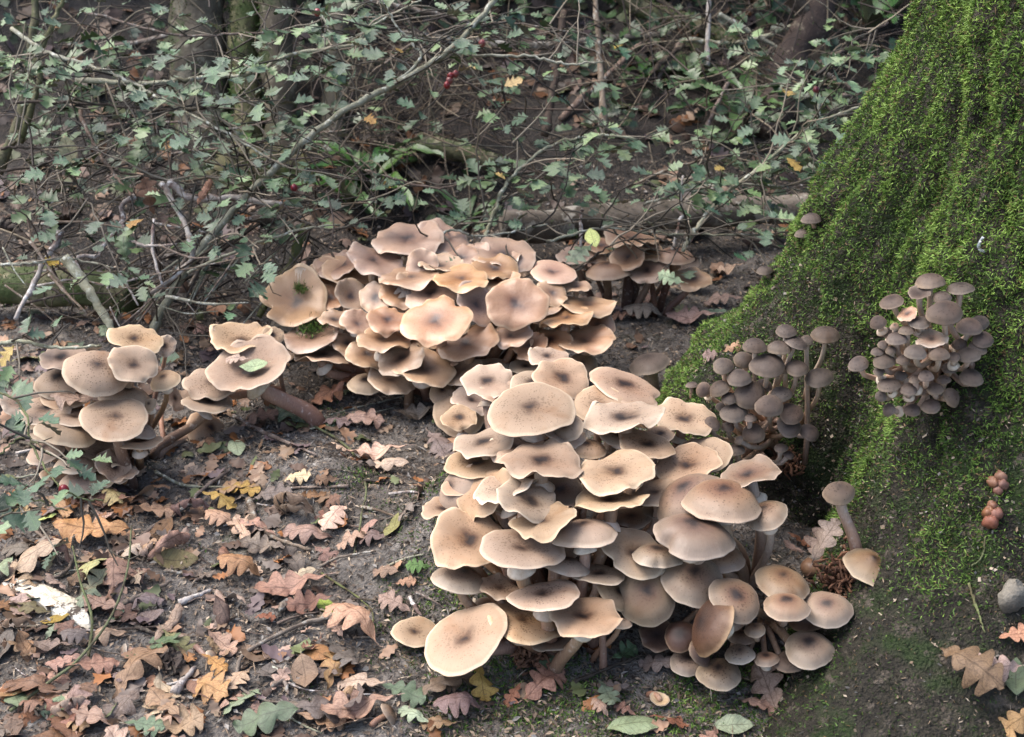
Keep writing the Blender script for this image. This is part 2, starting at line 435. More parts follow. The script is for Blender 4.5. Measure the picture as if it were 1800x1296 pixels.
def soil_mat():
    s = NT('soil'); oc = s.coord()
    n = s.noise(26, 6, oc, .7); n2 = s.noise(3.2, 4, oc)
    c = s.mix(s.mrange(n, .35, .66), (.050, .044, .038), (.27, .24, .21))
    c = s.mix(s.mrange(n2, .48, .64, 0, .7), c, (.045, .032, .022))
    c = s.mix(s.mrange(s.noise(7, 5, oc, .65), .60, .70, 0, .6), c, (.035, .045, .015))
    # trodden pale soil on path; bank leaf mould beyond has its shade painted in
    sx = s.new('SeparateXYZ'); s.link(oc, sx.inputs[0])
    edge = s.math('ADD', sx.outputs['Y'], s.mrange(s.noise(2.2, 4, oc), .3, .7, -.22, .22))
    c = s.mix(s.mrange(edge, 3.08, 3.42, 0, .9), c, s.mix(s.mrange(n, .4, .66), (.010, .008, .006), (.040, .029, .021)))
    vo = s.new('TexVoronoi', i_Scale=170.0); s.link(oc, vo.inputs['Vector'])
    c = s.mix(s.math('MULTIPLY', s.math('LESS_THAN', vo.outputs['Distance'], .16), .7), c, (.20, .15, .10))
    s.bump(s.math('ADD', s.math('MULTIPLY', n, 1.4), s.math('ADD', s.noise(140, 4, oc, .7), s.math('MULTIPLY', vo.outputs['Distance'], .5))), 1.0, .012)
    M['soil'] = s.out(c, .7, .4)
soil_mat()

# ------------------------------------------------------------------ the ground: one sheet, fine where it is seen
def axis(lo, hi, a, b, fine, n):
    c = np.arange(a, b + 1e-6, fine)
    l = a - np.geomspace(fine, a - lo, n)[::-1]; h = b + np.geomspace(fine, hi - b, n)
    return np.concatenate([l, c, h])
gx, gy = axis(-60, 60, -2.2, 2.2, .018, 22), axis(-40, 80, 1.0, 5.6, .018, 22)
GX, GY = np.meshgrid(gx, gy)
GZ = ground_h(GX, GY)
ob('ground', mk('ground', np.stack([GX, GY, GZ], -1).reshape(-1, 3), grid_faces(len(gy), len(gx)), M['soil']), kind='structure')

_exact_h = ground_h
def ground_h(x, y):
    """height looked up in the ground sheet's own grid"""
    x = np.asarray(x, float); y = np.asarray(y, float)
    i = np.clip(np.searchsorted(gx, x) - 1, 0, len(gx) - 2); j = np.clip(np.searchsorted(gy, y) - 1, 0, len(gy) - 2)
    fx = np.clip((x - gx[i]) / (gx[i + 1] - gx[i]), 0, 1); fy = np.clip((y - gy[j]) / (gy[j + 1] - gy[j]), 0, 1)
    return (GZ[j, i] * (1 - fx) + GZ[j, i + 1] * fx) * (1 - fy) + (GZ[j + 1, i] * (1 - fx) + GZ[j + 1, i + 1] * fx) * fy

# ------------------------------------------------------------------ the big mossy tree
tree = ob('mossy_tree', None, label='large tree trunk with flaring roots covered in bright green moss', cat='tree', loc=(TAX[0], TAX[1], 0))
nz_, nth = 250, 560
zz = np.concatenate([np.linspace(-.3, 1.3, 210), np.linspace(1.33, 3.4, nz_ - 210)]); th = np.linspace(0, 2 * np.pi, nth, endpoint=False)
TH, ZZ = np.meshgrid(th, zz); RR = trunk_r(TH, ZZ)
ob('trunk', mk('trunk', np.stack([RR * np.cos(TH), RR * np.sin(TH), ZZ], -1).reshape(-1, 3), grid_faces(nz_, nth, True), M['bark']), tree)

def fronds(pos, nrm, length, width, droop, col, seg=3, rs=None):
    """curved tapering ribbons, one per position -> V,F,C"""
    rs = rs or rng; n = len(pos)
    a = rs.normal(size=(n, 3)); d = nrm * .55 + a * .55; d[:, 2] += .1
    d /= np.linalg.norm(d, axis=1)[:, None]
    s = np.cross(d, rs.normal(size=(n, 3))); s /= np.linalg.norm(s, axis=1)[:, None] + 1e-9
    L = np.broadcast_to(length, (n,))[:, None]; W = np.broadcast_to(width, (n,))[:, None]
    V = []
    p = pos.copy(); dd = d.copy()
    wt = [1.0, .95, .6, .12][-(seg + 1):] if seg == 3 else [1.0, .8, .12]
    for k in range(seg + 1):
        V += [p - s * W * .5 * wt[k], p + s * W * .5 * wt[k]]
        dd = dd + np.array([0, 0, -droop]); dd /= np.linalg.norm(dd, axis=1)[:, None]
        p = p + dd * L / seg
    V = np.stack(V, 1)                       # n, 2*(seg+1), 3
    nv = 2 * (seg + 1)
    base = (np.arange(n) * nv)[:, None]
    F = np.concatenate([base + np.array([[2 * k, 2 * k + 1, 2 * k + 3, 2 * k + 2]]) for k in range(seg)])
    C = np.repeat(col, nv, axis=0)
    return V.reshape(-1, 3), F, C

def moss_cols(n, bright, rs=rng):
    a = np.array([.022, .038, .008]); b = np.array([.070, .140, .022]); c = np.array([.22, .34, .065])
    t = np.clip(bright + rs.normal(size=n) * .22, 0, 1)[:, None]
    col = np.where(t < .5, a + (b - a) * t * 2, b + (c - b) * (t - .5) * 2)
    br = rs.random(n) < .10
    col[br] = np.array([.15, .10, .045]) * rs.uniform(.6, 1.3, (br.sum(), 1))
    return col

def rgrid(t, z):
    """radius looked up in the trunk mesh's own grid"""
    a = (t % (2 * np.pi)) / (2 * np.pi) * nth; i = np.floor(a).astype(int) % nth; fa = a - np.floor(a)
    b = (z + .3) / 1.6 * 209; j = np.clip(np.floor(b).astype(int), 0, 208); fb = np.clip(b - j, 0, 1)
    return (RR[j, i] * (1 - fa) + RR[j, (i + 1) % nth] * fa) * (1 - fb) + (RR[j + 1, i] * (1 - fa) + RR[j + 1, (i + 1) % nth] * fa) * fb
def trunk_moss():
    n = 880000
    t = rng.uniform(R_(95), R_(320), n); z = rng.uniform(-.05, 1.25, n)
    r = rgrid(t, z)
    e = .012
    def pt(tt, zz_):
        rr = rgrid(tt, zz_); return np.stack([rr * np.cos(tt), rr * np.sin(tt), zz_], -1)
    ok = (rng.random(n) < np.clip(r / .75, .4, 1.4) * .72); t, z, r = t[ok], z[ok], r[ok]; n = len(t)
    x, y = r * np.cos(t) + TAX[0], r * np.sin(t) + TAX[1]
    m = .62 * fbm(t * 4.5 + z * 3.2, z * 5.2 - t * 1.6, 2.0, 4)
    deg = np.degrees(t)
    bias = .46 + .75 * np.clip((z - .25) / .45, 0, 1) - .010 * np.clip(deg - 216, 0, 60) * np.clip(1.0 - z * 1.2, 0, 1) - .004 * np.clip(deg - 240, 0, 60) - .10 * np.clip(.25 - z, 0, 1) / .25
    bias = bias + .35 * np.exp(-((deg - 168) / 16) ** 2) * np.clip(1 - z, 0, 1)
    bias = bias + .3 * np.exp(-((deg - 207) / 9) ** 2) * np.clip(1 - z * 1.6, 0, 1)
    cov = bias + m
    keep = (rng.random(n) < np.clip((cov + .10) * 1.1, .34, 1.0)) & (z > ground_h(x, y) - .01)
    t, z, cov = t[keep], z[keep], cov[keep]
    p = pt(t, z)
    du = pt(t + e, z) - pt(t - e, z); dv = pt(t, z + e) - pt(t, z - e)
    nr = np.cross(du, dv); nr /= np.linalg.norm(nr, axis=1)[:, None]
    clump = fbm(t * 17 + z * 9, z * 24 - t * 8, 1.0, 3)
    L = np.clip(.0046 + .002 * clump + .0025 * np.clip(cov, 0, 1), .0042, .010) * rng.uniform(.7, 1.3, len(t))
    mound = (.0005 + np.clip(clump, 0, 1.2) * .012) * np.clip(cov + .3, .1, 1)
    big = fbm(t * 7 + 3, z * 6, 8.0, 3)
    b = .16 + .46 * np.clip(cov, -.3, 1.1) + .20 * clump + .16 * big
    V, F, C = fronds(p + nr * mound[:, None], nr, L, .0018, .10, moss_cols(len(t), b), 2)
    ob('moss', mk('moss', V, F, M['moss_fronds'], col=C, smooth=False), tree, kind='stuff')
trunk_moss()

# ------------------------------------------------------------------ mushrooms
NR, NA = 12, 60
def rotm(n, spin):
    z = Vector(n).normalized(); q = Vector((0, 0, 1)).rotation_difference(z)
    return q.to_matrix() @ Matrix.Rotation(spin, 3, 'Z')

def cap_shape(R, kind, sd, wave=None, notch=0):
    rs = np.random.default_rng(sd)
    r = np.linspace(0, 1, NR) ** .85; a = np.linspace(0, 2 * np.pi, NA, endpoint=False)
    RRr, A = np.meshgrid(r, a, indexing='ij')
    ph = rs.uniform(0, 6.28, 8)
    wv = {'F': .05, 'W': .13, 'V': .025, 'U': .16, 'N': .012, 'S': .05}[kind] if wave is None else wave
    lump = (np.sin(2 * A + ph[0]) + .8 * np.sin(3 * A + ph[1]) + .6 * np.sin(5 * A + ph[2]) + .35 * np.sin(8 * A + ph[3])) / 1.6
    out = 1 + RRr ** 2 * (.045 * np.sin(2 * A + ph[4]) + .04 * np.sin(3 * A + ph[5]) + (.03 if kind in 'WU' else .012) * np.sin(7 * A + ph[6]) + .010 * np.sin(13 * A + ph[7]))
    if kind == 'F': z = .05 * RRr ** 2 - .13 * RRr ** 5 - .03 * np.exp(-(RRr / .2) ** 2)
    elif kind == 'W': z = .12 * RRr ** 2 - .13 * RRr ** 6 - .03 * np.exp(-(RRr / .2) ** 2)
    elif kind == 'U': z = .34 * RRr ** 2 - .14 * RRr ** 7
    elif kind == 'V': z = -.14 * RRr ** 2 - .30 * RRr ** 4.5 + .015 * np.exp(-(RRr / .2) ** 2)
    elif kind == 'S': z = -.50 * RRr ** 1.5 + .05 * np.exp(-(RRr / .2) ** 2)
    else: z = .80 * (np.sqrt(np.clip(1 - (RRr * .985) ** 2, 0, 1)) - 1)
    z = z + wv * lump * RRr ** 3.2 + .02 * rs.normal() * RRr * np.sin(A + ph[5])
    z = z + .012 * fbm(RRr * np.cos(A) * 2.2 + sd, RRr * np.sin(A) * 2.2, 0, 2) * RRr
    if kind in 'WU':    # frilled margin
        z = z + RRr ** 9 * (.045 * np.sin(9 * A + ph[2] + 2 * np.sin(A)) + .03 * np.sin(14 * A + ph[5])) * (.6 + .4 * np.sin(2 * A + ph[1]))
    if notch:
        d = (A - ph[6] + np.pi) % (2 * np.pi) - np.pi
        g = np.exp(-(d / .22) ** 2) * RRr ** 3
        out = out * (1 - .30 * notch * g); z = z - .10 * g * notch
    X, Y = RRr * np.cos(A) * out, RRr * np.sin(A) * out
    top = np.stack([X, Y, z], -1) * R
    th = {'N': .05, 'V': .022, 'W': .012, 'U': .012}.get(kind, .014)
    # rolled rim: two more rings under the edge
    rim, rz = top[-1], top[-1, :, 2]
    rs2 = []
    for f, dz in ((1.0 + .012, -.35), (1.005, -.8), (.965, -1.0), (.90, -.9)):
        q = rim * f; q[:, 2] = rz + dz * th * R * 1.6; rs2.append(q)
    V = np.concatenate([top.reshape(-1, 3)] + rs2)
    F = grid_faces(NR + 4, NA, True)
    rad = np.concatenate([RRr.ravel(), np.full(NA, 1.0), np.full(NA, 1.0), np.full(NA, .97), np.full(NA, .93)])
    ang = np.concatenate([A.ravel()] + [a] * 4); ang = np.abs(ang - np.pi)
    return V, F, rad, ang, top, rs2[-1]

def gill_mesh(top, inner, R, kind, mat, under):
    n = 2 * NA
    a = np.linspace(0, 2 * np.pi, n, endpoint=False)
    k = np.arange(n) // 2
    rim = inner[k] * .5 + inner[(k + np.arange(n) % 2) % NA] * .5
    rows = []
    alt = (np.arange(n) % 2) * 1.0
    for f in (1.0, .8, .55, .32, .15):
        q = rim * f
        base = np.interp(f, [0, 1], [-under * R, 0])
        q[:, 2] = rim[:, 2] * f ** 1.2 + base * 1.0 - .02 * R - alt * R * .055 * math.sin(math.pi * min(1, f + .05)) ** .7
        rows.append(q)
    return mk('gills', np.concatenate(rows), grid_faces(len(rows), n, True), mat)

def stem_curve(base, top, n, hgt):
    b, t = np.asarray(base), np.asarray(top); L = np.linalg.norm(t - b)
    s = np.linspace(0, 1, 9)[:, None]
    p1 = b + np.array([0, 0, 1]) * L * .28 + (t - b) * .08; p2 = t - np.asarray(n) * L * .38
    return (1 - s) ** 3 * b + 3 * s * (1 - s) ** 2 * p1 + 3 * s * s * (1 - s) * p2 + s ** 3 * t

def mushroom(c, n, R, kind, color, base, label, group, sd, stem_r=None, ring=True, spin=0, wave=None, notch=0, stem='stem_tan', gill='gill'):
    n = np.asarray(n) / np.linalg.norm(n)
    root = ob('mushroom', None, label=label, cat='mushroom', group=group, loc=base)
    V, F, rad, ang, top, inner = cap_shape(R, kind, sd, wave, notch)
    cap = ob('cap', mk('cap', V, F, M[color], {'rad': rad, 'ang': ang}), root)
    mx = rotm(n, spin).to_4x4(); mx.translation = Vector(c) - Vector(base)
    cap.matrix_local = mx
    under = {'N': .55, 'V': .2, 'S': .25}.get(kind, .17)
    ob('gills', gill_mesh(top, inner, R, kind, M[gill], under), cap)
    sr = stem_r or min(.013, max(.0045, R * .17))
    u = c - n * R * (under + .06)
    C = stem_curve(base, u, n, R)
    k = np.linspace(0, 1, 9)
    rad_s = sr * (1.25 - .35 * k + .25 * (k > .93))
    sV, sF, al = tube(C - np.asarray(base), rad_s, 9, .06, sd % 97)
    st = ob('stem', mk('stem', sV, sF, M[stem], {'along': al}), root)
    if ring:
        L = np.linalg.norm(np.diff(C, axis=0), axis=1).sum()
        j = 7 if L < 6 * R else 8
        p = C[7] - np.asarray(base); d = C[8] - C[6]; d /= np.linalg.norm(d)
        aa = np.linspace(0, 2 * np.pi, 16, endpoint=False)
        rr = np.array([1.02, 1.5, 2.0, 2.1, 1.6]); hh = np.array([.9, .55, -.1, -.35, .1])
        rv = np.stack([np.stack([rr[i] * sr * np.cos(aa) * (1 + .06 * np.sin(3 * aa + sd)), rr[i] * sr * np.sin(aa), np.full(16, hh[i] * sr) + .2 * sr * np.sin(2 * aa + sd) * (i > 1)], -1) for i in range(5)]).reshape(-1, 3)
        mm = np.array(rotm(d, 0)); rv = rv @ mm.T + p
        ob('ring', mk('ring', rv, grid_faces(5, 16, True), M['ring']), st)
    return root

def ell_hit(x, y, C, Rd):
    d = ray(x, y); C, Rd = np.array(C), np.array(Rd)
    o = (EYE - C) / Rd; q = d / Rd
    A, B, D = q @ q, 2 * o @ q, o @ o - 1
    disc = B * B - 4 * A * D
    return (-B - math.sqrt(disc)) / (2 * A) if disc > 0 else -B / (2 * A)

def nrm_from(x, y, ratio, rot):
    d = ray(x, y); tc = -d / np.linalg.norm(d)
    up = UPV - tc * (UPV @ tc); up /= np.linalg.norm(up); rt = np.cross(up, tc)
    r = R_(rot); m = up * math.cos(r) + rt * math.sin(r)
    return tc * ratio + m * math.sqrt(max(0, 1 - ratio * ratio))

def prof(kind, r):
    return {'F': lambda r: .05 * r**2 - .13 * r**5, 'W': lambda r: .12 * r**2 - .13 * r**6, 'U': lambda r: .34 * r**2 - .14 * r**7, 'V': lambda r: -.14 * r**2 - .30 * r**4.5,
            'S': lambda r: -.5 * r**1.5, 'N': lambda r: .80 * (np.sqrt(np.clip(1 - (r * .985)**2, 0, 1)) - 1)}[kind](r)
def solve_ratio(kind, want):
    """how far the cap must face the viewer to look `want` times as high as wide"""
    r = np.linspace(0, 1, 30); z = prof(kind, r); best = None
    for q in np.linspace(.12, .97, 70):
        s_ = math.sqrt(1 - q * q); hi = (r * q + z * s_).max(); lo = (-r * q + z * s_).min() - .04 * s_
        e = abs((hi - lo) / 2 - want)
        if best is None or e < best[0] - 1e-6: best = (e, q, (hi + lo) / 2)
    return best[1], best[2]
DOME = {'F': .03, 'W': .06, 'U': .12, 'V': .25, 'N': .5, 'S': .35}
WORDS = {'F': 'flat', 'W': 'wavy-edged', 'U': 'upturned ruffled', 'V': 'rounded', 'N': 'round button', 'S': 'sloping cone'}
_n = [0]
def cluster(rows, org, sc, C, Rd, base_px, color, where, group, stem='stem_tan', pull=.45, ring=.6, base_on=None, off=0.0, gill='gill', spread=.05):
    B0 = hit(*base_px)[0] if base_on is None else np.array(base_on)
    res = []
    for i, row in enumerate(rows):
        x, y, w, h = row[:4]; kw = row[4] if len(row) > 4 else {}
        x, y, w, h = org[0] + x / sc, org[1] + y / sc, w / sc, h / sc
        kind = kw.get('k', 'F'); rot = kw.get('r', 0); colr = kw.get('c', color)
        t = ell_hit(x, y, C, Rd) + kw.get('d', 0) + off
        R = w * t / FPX / 2 * (.97 if kind in 'WU' else 1.0)
        R *= 1.07 if colr != 'grey' else .98
        ratio, mid = solve_ratio(kind, h / w)
        n = nrm_from(x, y, ratio, rot)
        mdir = n - (-ray(x, y) / np.linalg.norm(ray(x, y))) * ratio; mdir /= np.linalg.norm(mdir)
        c = P(x, y, t) - mdir * mid * R
        bb = kw.get('b')
        if bb is not None: base = hit(*bb)[0]
        else:
            g = np.array([c[0], c[1]]); m = B0[:2] + (g - B0[:2]) * pull + np.random.default_rng(i + 5).normal(size=2) * spread * .3
            if base_on is None and not kw.get('t'):
                base = np.array([m[0], m[1], float(ground_h(m[0], m[1])) - .004])
            else:
                base = B0 + np.random.default_rng(i + 9).normal(size=3) * spread * .45
        _n[0] += 1
        size = 'large' if w > 95 else ('medium' if w > 58 else 'small')
        if group and 'button' in group: size = 'larger' if w > 45 else ('mid-sized' if w > 32 else 'tiny')
        tilt = '' if abs(rot) < 20 else (' leaning right' if rot > 0 else ' leaning left')
        tilt = '' if abs(rot) < 20 else ' tilted'
        cn = {'tan': 'tan', 'orange': 'orange-tan', 'brown': 'brown', 'grey': 'grey-brown', 'dark': 'dark brown'}[colr]
        hz = (c[2] - C[2]) / Rd[2]; tier = ['in bottom tier', 'in lower tier', 'in middle tier', 'in upper tier', 'in top tier'][int(np.clip((hz - .1) / .2, 0, 4))]
        dx = (c[0] - C[0]) / Rd[0]; sd_ = '' if abs(dx) < .33 else (', trunk side' if dx > 0 else ', far side')
        lab = kw.get('l') or f"{size} {WORDS[kind]}{tilt} {cn} cap {tier} {where}{sd_}"
        m = mushroom(c, n, R, kind, colr, base, lab, group if not kw.get('l') else group, 100 + _n[0], ring=(random.random() < ring) if 'ring' not in kw else kw['ring'],
                 spin=random.uniform(0, 6.28), wave=kw.get('w'), notch=kw.get('n', (.75 if kind in 'FW' and np.random.default_rng(_n[0]).random() < .3 else 0)), stem=kw.get('s', stem), gill=kw.get('g', gill), stem_r=kw.get('sr'))
        res.append((c, n, R))
    return res

def fillers(x0, x1, y0, y1, n, sd, sc, kinds='WWF', w=(50, 85)):
    """caps half hidden deeper in a clump"""
    rs = random.Random(sd); o = []
    for i in range(n):
        a, b = rs.uniform(0, 6.28), math.sqrt(rs.random()); ww = rs.uniform(*w) * sc
        o.append(((x0 + x1) / 2 + (x1 - x0) / 2 * b * math.cos(a), (y0 + y1) / 2 + (y1 - y0) / 2 * b * math.sin(a), ww, ww * rs.uniform(.42, .7), dict(k=rs.choice(kinds), r=rs.uniform(-30, 30), d=rs.uniform(.015, .05))))
    return o
W_, U_, V_, N_ = dict(k='W'), dict(k='U'), dict(k='V'), dict(k='N')
def D(**k): return k
# the big stacked clump of tan caps
CA, RA = (.10, 2.02, -.05), (.42, .50, .36)
A1 = [(765, 365, 430, 270, D(k='F', r=-3, d=-.05, l='big round tan cap with dark speckled centre, topmost of the large stacked clump')),
 (1255, 245, 375, 150, D(k='F', r=17, d=.02)), (1255, 400, 405, 165, D(k='W', r=-4, d=-.02)), (1570, 405, 300, 190, D(k='W', r=8)),
 (1115, 335, 270, 190, D(r=-8, d=.02)), (530, 215, 275, 165, D(k='W', r=5)), (920, 195, 300, 200, D(k='W', r=15)), (850, 80, 215, 95, D(k='W', r=5)),
 (775, 225, 250, 120, D(d=.04)), (955, 465, 170, 120, D(k='V', r=-35)), (510, 535, 330, 150, D(k='W', r=-14)), (700, 565, 330, 130, D(k='W', r=-6, d=.01)),
 (820, 635, 405, 200, D(k='W', r=5, d=-.04)), (1200, 690, 412, 205, D(k='W', r=-3, d=-.03)), (1370, 548, 290, 130, D(r=14)), (1590, 650, 345, 205, D(k='W', r=-14, d=-.02)),
 (1660, 610, 290, 200, D(r=-16, d=.01)), (1180, 838, 365, 110, D(k='W', r=-2, d=-.03)), (1420, 800, 250, 130, D(r=-14)), (480, 645, 320, 165, D(r=-8, d=.03)),
 (375, 780, 260, 170, D(k='V', r=-62, d=.02)), (520, 800, 330, 200, D(k='W', r=-48, d=-.0)), (620, 775, 330, 120, D(k='W', r=-14, d=-.03)), 
 (745, 845, 360, 190, D(k='W', r=22, d=-.05, n=.5, l='tan cap with an orange flush and notched rim, pleated among the stacked clump')), (835, 945, 350, 150, D(k='W', r=-18, d=-.06)),
 (920, 790, 230, 150, D(d=.05, c='brown')), (425, 1045, 395, 300, D(k='W', r=8, d=-.02, l='big tan cap with crumpled rim, jutting out beside the mossy root slab')), 
 (712, 1100, 410, 210, D(r=8, d=-.06, l='tan cap with a bright orange stain beside its dark centre')),
 (1040, 1015, 330, 150, D(k='V', r=-8, d=-.04)), (1300, 1115, 320, 235, D(r=22, d=-.02)), (950, 1185, 240, 95, D(k='V', r=9)), (1115, 1230, 275, 110, D(r=2)),
 (640, 1000, 200, 120, D(c='brown', d=.06)), (1290, 930, 200, 110, D(c='brown', d=.06)), (1000, 1150, 200, 90, D(c='brown', d=.06)), (1420, 900, 150, 80, D(c='brown', d=.05)),
 (760, 700, 200, 120, D(c='brown', d=.07)), (1060, 570, 180, 100, D(k='V', d=.04)), (1440, 490, 150, 80, D(d=.03))]
w_A = 'of large stacked clump'
g_A = 'mushrooms of the large stacked clump'
capsA = cluster(A1 + fillers(250, 1500, 150, 1250, 9, 3, 3.), (680, 600), 3., CA, RA, (985, 1130), 'tan', w_A, g_A)
A2 = [(380, 415, 285, 140, D(k='V', r=12, c='brown', d=-.01)), (600, 465, 230, 120, D(k='W', r=12, d=.01)), (830, 505, 362, 150, D(r=-3, d=-.05)), (1040, 605, 372, 215, D(k='W', r=4, d=-.05)),
 (725, 645, 400, 190, D(r=16, d=-.0)), (150, 695, 225, 150, D(k='F', r=5, d=-.02, l='small pale cap set apart at the low edge of the stacked clump, over moss')),
 (415, 730, 430, 300, D(k='F', r=-32, d=-.06, w=.02, l='big egg-shaped tan cap facing outwards at the foot of the stacked clump')), (880, 745, 220, 95, D(k='F', r=-6, d=.03)), 
 (1200, 500, 200, 110, D(k='V', r=45, d=.0)), (1230, 640, 130, 70, D(k='V')), (980, 440, 160, 80, D(c='brown', d=.07)), (560, 560, 200, 110, D(c='brown', d=.06)), (690, 560, 120, 70, D(c='brown', d=.04))]
capsA += cluster(A2, (680, 880), 3., CA, RA, (985, 1130), 'tan', w_A, g_A)
# browner younger caps on the root flank
CR, RRd = (.44, 1.80, .05), (.30, .30, .25)
A3 = [(605, 278, 365, 195, D(k='V', r=3, d=-.03, l='large smooth brown cap topping the younger clump with its stems bared behind')), (445, 265, 330, 205, D(k='V', r=-28, d=.0)), (735, 150, 300, 130, D(k='W', r=-17)),
 (820, 348, 210, 135, D(k='V', r=-20)), (465, 450, 380, 205, D(k='V', r=8, d=-.05, n=.8, l='brown cap with a split rim overlapping the tan stacked clump')), (290, 545, 230, 110, D(k='V', r=8, d=-.03, n=.5)),
 (240, 735, 280, 275, D(k='V', r=-10, d=-.04)), (465, 665, 290, 230, D(k='V', r=15, d=-.0)), (665, 758, 235, 195, D(k='V', r=30, d=-.03)), (895, 680, 245, 165, D(k='V', r=14, d=.02)),
 (915, 793, 205, 135, D(k='V', r=3, d=-.02, b=(1362, 1110))), (1110, 805, 225, 170, D(k='V', r=6, d=.0, b=(1385, 1090))), (1028, 1000, 230, 170, D(k='V', r=6, d=-.02, b=(1345, 1105))),
 (555, 880, 300, 165, D(k='V', r=-68, c='dark', d=-.04, l='dark brown cap turned on its side, hollow face showing its paler rim')), (590, 1120, 200, 148, D(k='V', r=-5, d=-.02)),
 (435, 1065, 165, 115, D(k='V', r=12, d=.0)), (405, 935, 150, 140, D(k='V', c='dark', d=.0)), (290, 930, 170, 150, D(k='W', c='dark', d=.02, n=.8)), (497, 1015, 130, 80, D(k='V', c='dark', r=65, d=-.01)),
 (690, 1022, 135, 95, D(k='V', r=-8, b=(1335, 1105))), (820, 1045, 115, 72, D(k='V', b=(1335, 1105))), (930, 1060, 150, 110, D(k='V', c='grey', r=6, b=(1340, 1105))), (765, 905, 92, 72, D(k='N', r=-5, b=(1335, 1100))),
 (610, 560, 200, 130, D(k='V', d=.06)), (700, 940, 130, 70, D(k='V', d=.06)), (1010, 870, 150, 80, D(k='V', d=.06, c='dark'))]
capsR = cluster(A3, (1050, 780), 2.758, CR, RRd, (1345, 1020), 'brown', 'of brown clump', 'mushrooms of the brown clump', stem='stem_grey', pull=.3, ring=.35)
# two lone ones by that clump
cluster([(1172, 240, 156, 120, D(k='N', r=0, b=(1507, 985), c='grey', sr=.0088, l='lone long-stemmed mushroom with dark round cap standing against the mossy root', ring=False)),
         (1320, 600, 240, 160, D(k='S', r=20, b=(1500, 1020), c='brown', l='tilted pointed brown cap under the lone long-stemmed mushroom', ring=False))],
        (1050, 780), 2.758, (.62, 1.75, .15), (.15, .16, .22), (1500, 985), 'grey', 'x', None, stem='stem_grey')
# button clumps on the trunk
E = [(585, 412, 108, 70), (425, 487, 125, 82), (550, 497, 125, 75), (635, 470, 125, 65, D(k='V', r=20)), (690, 460, 70, 55), (785, 430, 152, 92, D(k='N', b=(1415, 700))), (490, 588, 178, 128), (265, 590, 112, 85), (370, 560, 105, 90, D(k='N', d=.03)),
     (345, 650, 135, 95), (640, 602, 122, 88), (755, 650, 148, 105, D(k='N', r=-4, b=(1405, 760))), (165, 712, 80, 80, D(k='N', r=-20)), (245, 705, 115, 80, D(k='N', r=-25)), (400, 740, 165, 150, D(k='N', r=12)), (295, 755, 85, 62), (500, 795, 142, 122, D(k='N', d=-.03)),
     (560, 735, 115, 85, D(k='N', d=.01)), (320, 830, 145, 102), (612, 835, 130, 110, D(k='V', r=15)), (600, 900, 130, 110, D(k='V', r=20)), (205, 888, 95, 80), (420, 935, 118, 105, D(k='N', r=-20)), (345, 970, 55, 40, D(k='N', r=-50)), (330, 1020, 92, 60), (705, 930, 105, 85, D(k='N', r=30)),
     (400, 855, 75, 45), (255, 800, 60, 50, D(k='N', d=.03)), (470, 690, 90, 70, D(k='N', d=.05)), (580, 600, 80, 60, D(k='N', d=.05)), (290, 900, 70, 50, D(k='N', d=.03)), (560, 1010, 70, 50), (600, 1045, 60, 40, D(k='N', r=30)), (275, 1080, 90, 70, D(k='N', r=-30))]
E = [(r + (N_,)) if len(r) == 4 else r for r in E]
eb, et = hit(1350, 790)
capsE = cluster(E, (1180, 440), 2.903, (eb[0] - .02, eb[1] + .06, eb[2] + .10), (.26, .22, .27), (1350, 800), 'grey', 'of lower button clump', 'button mushrooms low by the root', stem='stem_grey', base_on=eb + np.array([0, .03, -.02]), ring=.1, spread=.07)
Fm = [(1320, 155, 160, 78), (1475, 195, 150, 68, V_), (1265, 215, 122, 75, D(k='U', w=.06)), (1125, 262, 130, 75, D(k='V', r=-14)), (1380, 240, 100, 65), (1395, 320, 178, 132, D(k='N', d=-.03)), (1055, 368, 90, 72, D(k='N', r=-15)), (1265, 370, 112, 70, V_), (1520, 390, 130, 95, D(k='N', r=12)),
      (1575, 370, 92, 80, D(k='N', r=20, d=.02)), (1590, 455, 110, 85, D(k='N', r=20)), (1565, 495, 100, 70, D(k='N', r=20, d=.01)), (1200, 408, 85, 50), (1150, 450, 112, 70), (1325, 455, 150, 90, D(k='W', c='brown', n=.8, l='pinkish torn flat cap in the middle of the button clump high on the trunk')),
      (1080, 482, 55, 45), (1050, 518, 65, 45), (1120, 510, 60, 45), (1245, 520, 115, 80, D(k='N', d=-.02)), (1365, 530, 105, 72, D(k='N', d=-.02)), (1515, 535, 118, 80), (955, 580, 108, 80, D(k='N', r=-8)), (1085, 565, 120, 80), (1185, 560, 72, 58), (1440, 545, 72, 52), 
      (1110, 688, 118, 75, D(k='N', r=-5)), (1210, 710, 92, 64), (1300, 642, 82, 60, D(k='N', d=-.02)), (1245, 658, 70, 46), (1345, 708, 92, 64), (1530, 650, 122, 92, D(k='N', r=10)), (1430, 750, 105, 80, D(k='N', r=60)), (1325, 797, 97, 80), (1230, 817, 82, 70), 
      (1110, 815, 75, 60, D(k='N', r=-60)), (1070, 745, 62, 58, D(k='N', r=-30)), (1060, 620, 62, 46), (1205, 325, 105, 62, D(k='W', c='orange', r=-25)), (1140, 390, 45, 38, D(k='N', c='brown')), (1290, 430, 80, 60, D(k='N', d=.03)), (1420, 600, 80, 60, D(k='N', d=.04)), (1170, 640, 70, 50, D(k='N', d=.03)), (1390, 660, 70, 50, D(k='N', d=.03)), (1470, 480, 80, 60, D(k='N', d=.03)), (1105, 420, 70, 55, D(k='N', d=.03))]
Fm = [(r + (N_,)) if len(r) == 4 else r for r in Fm]
fb, ft = hit(1636, 640)
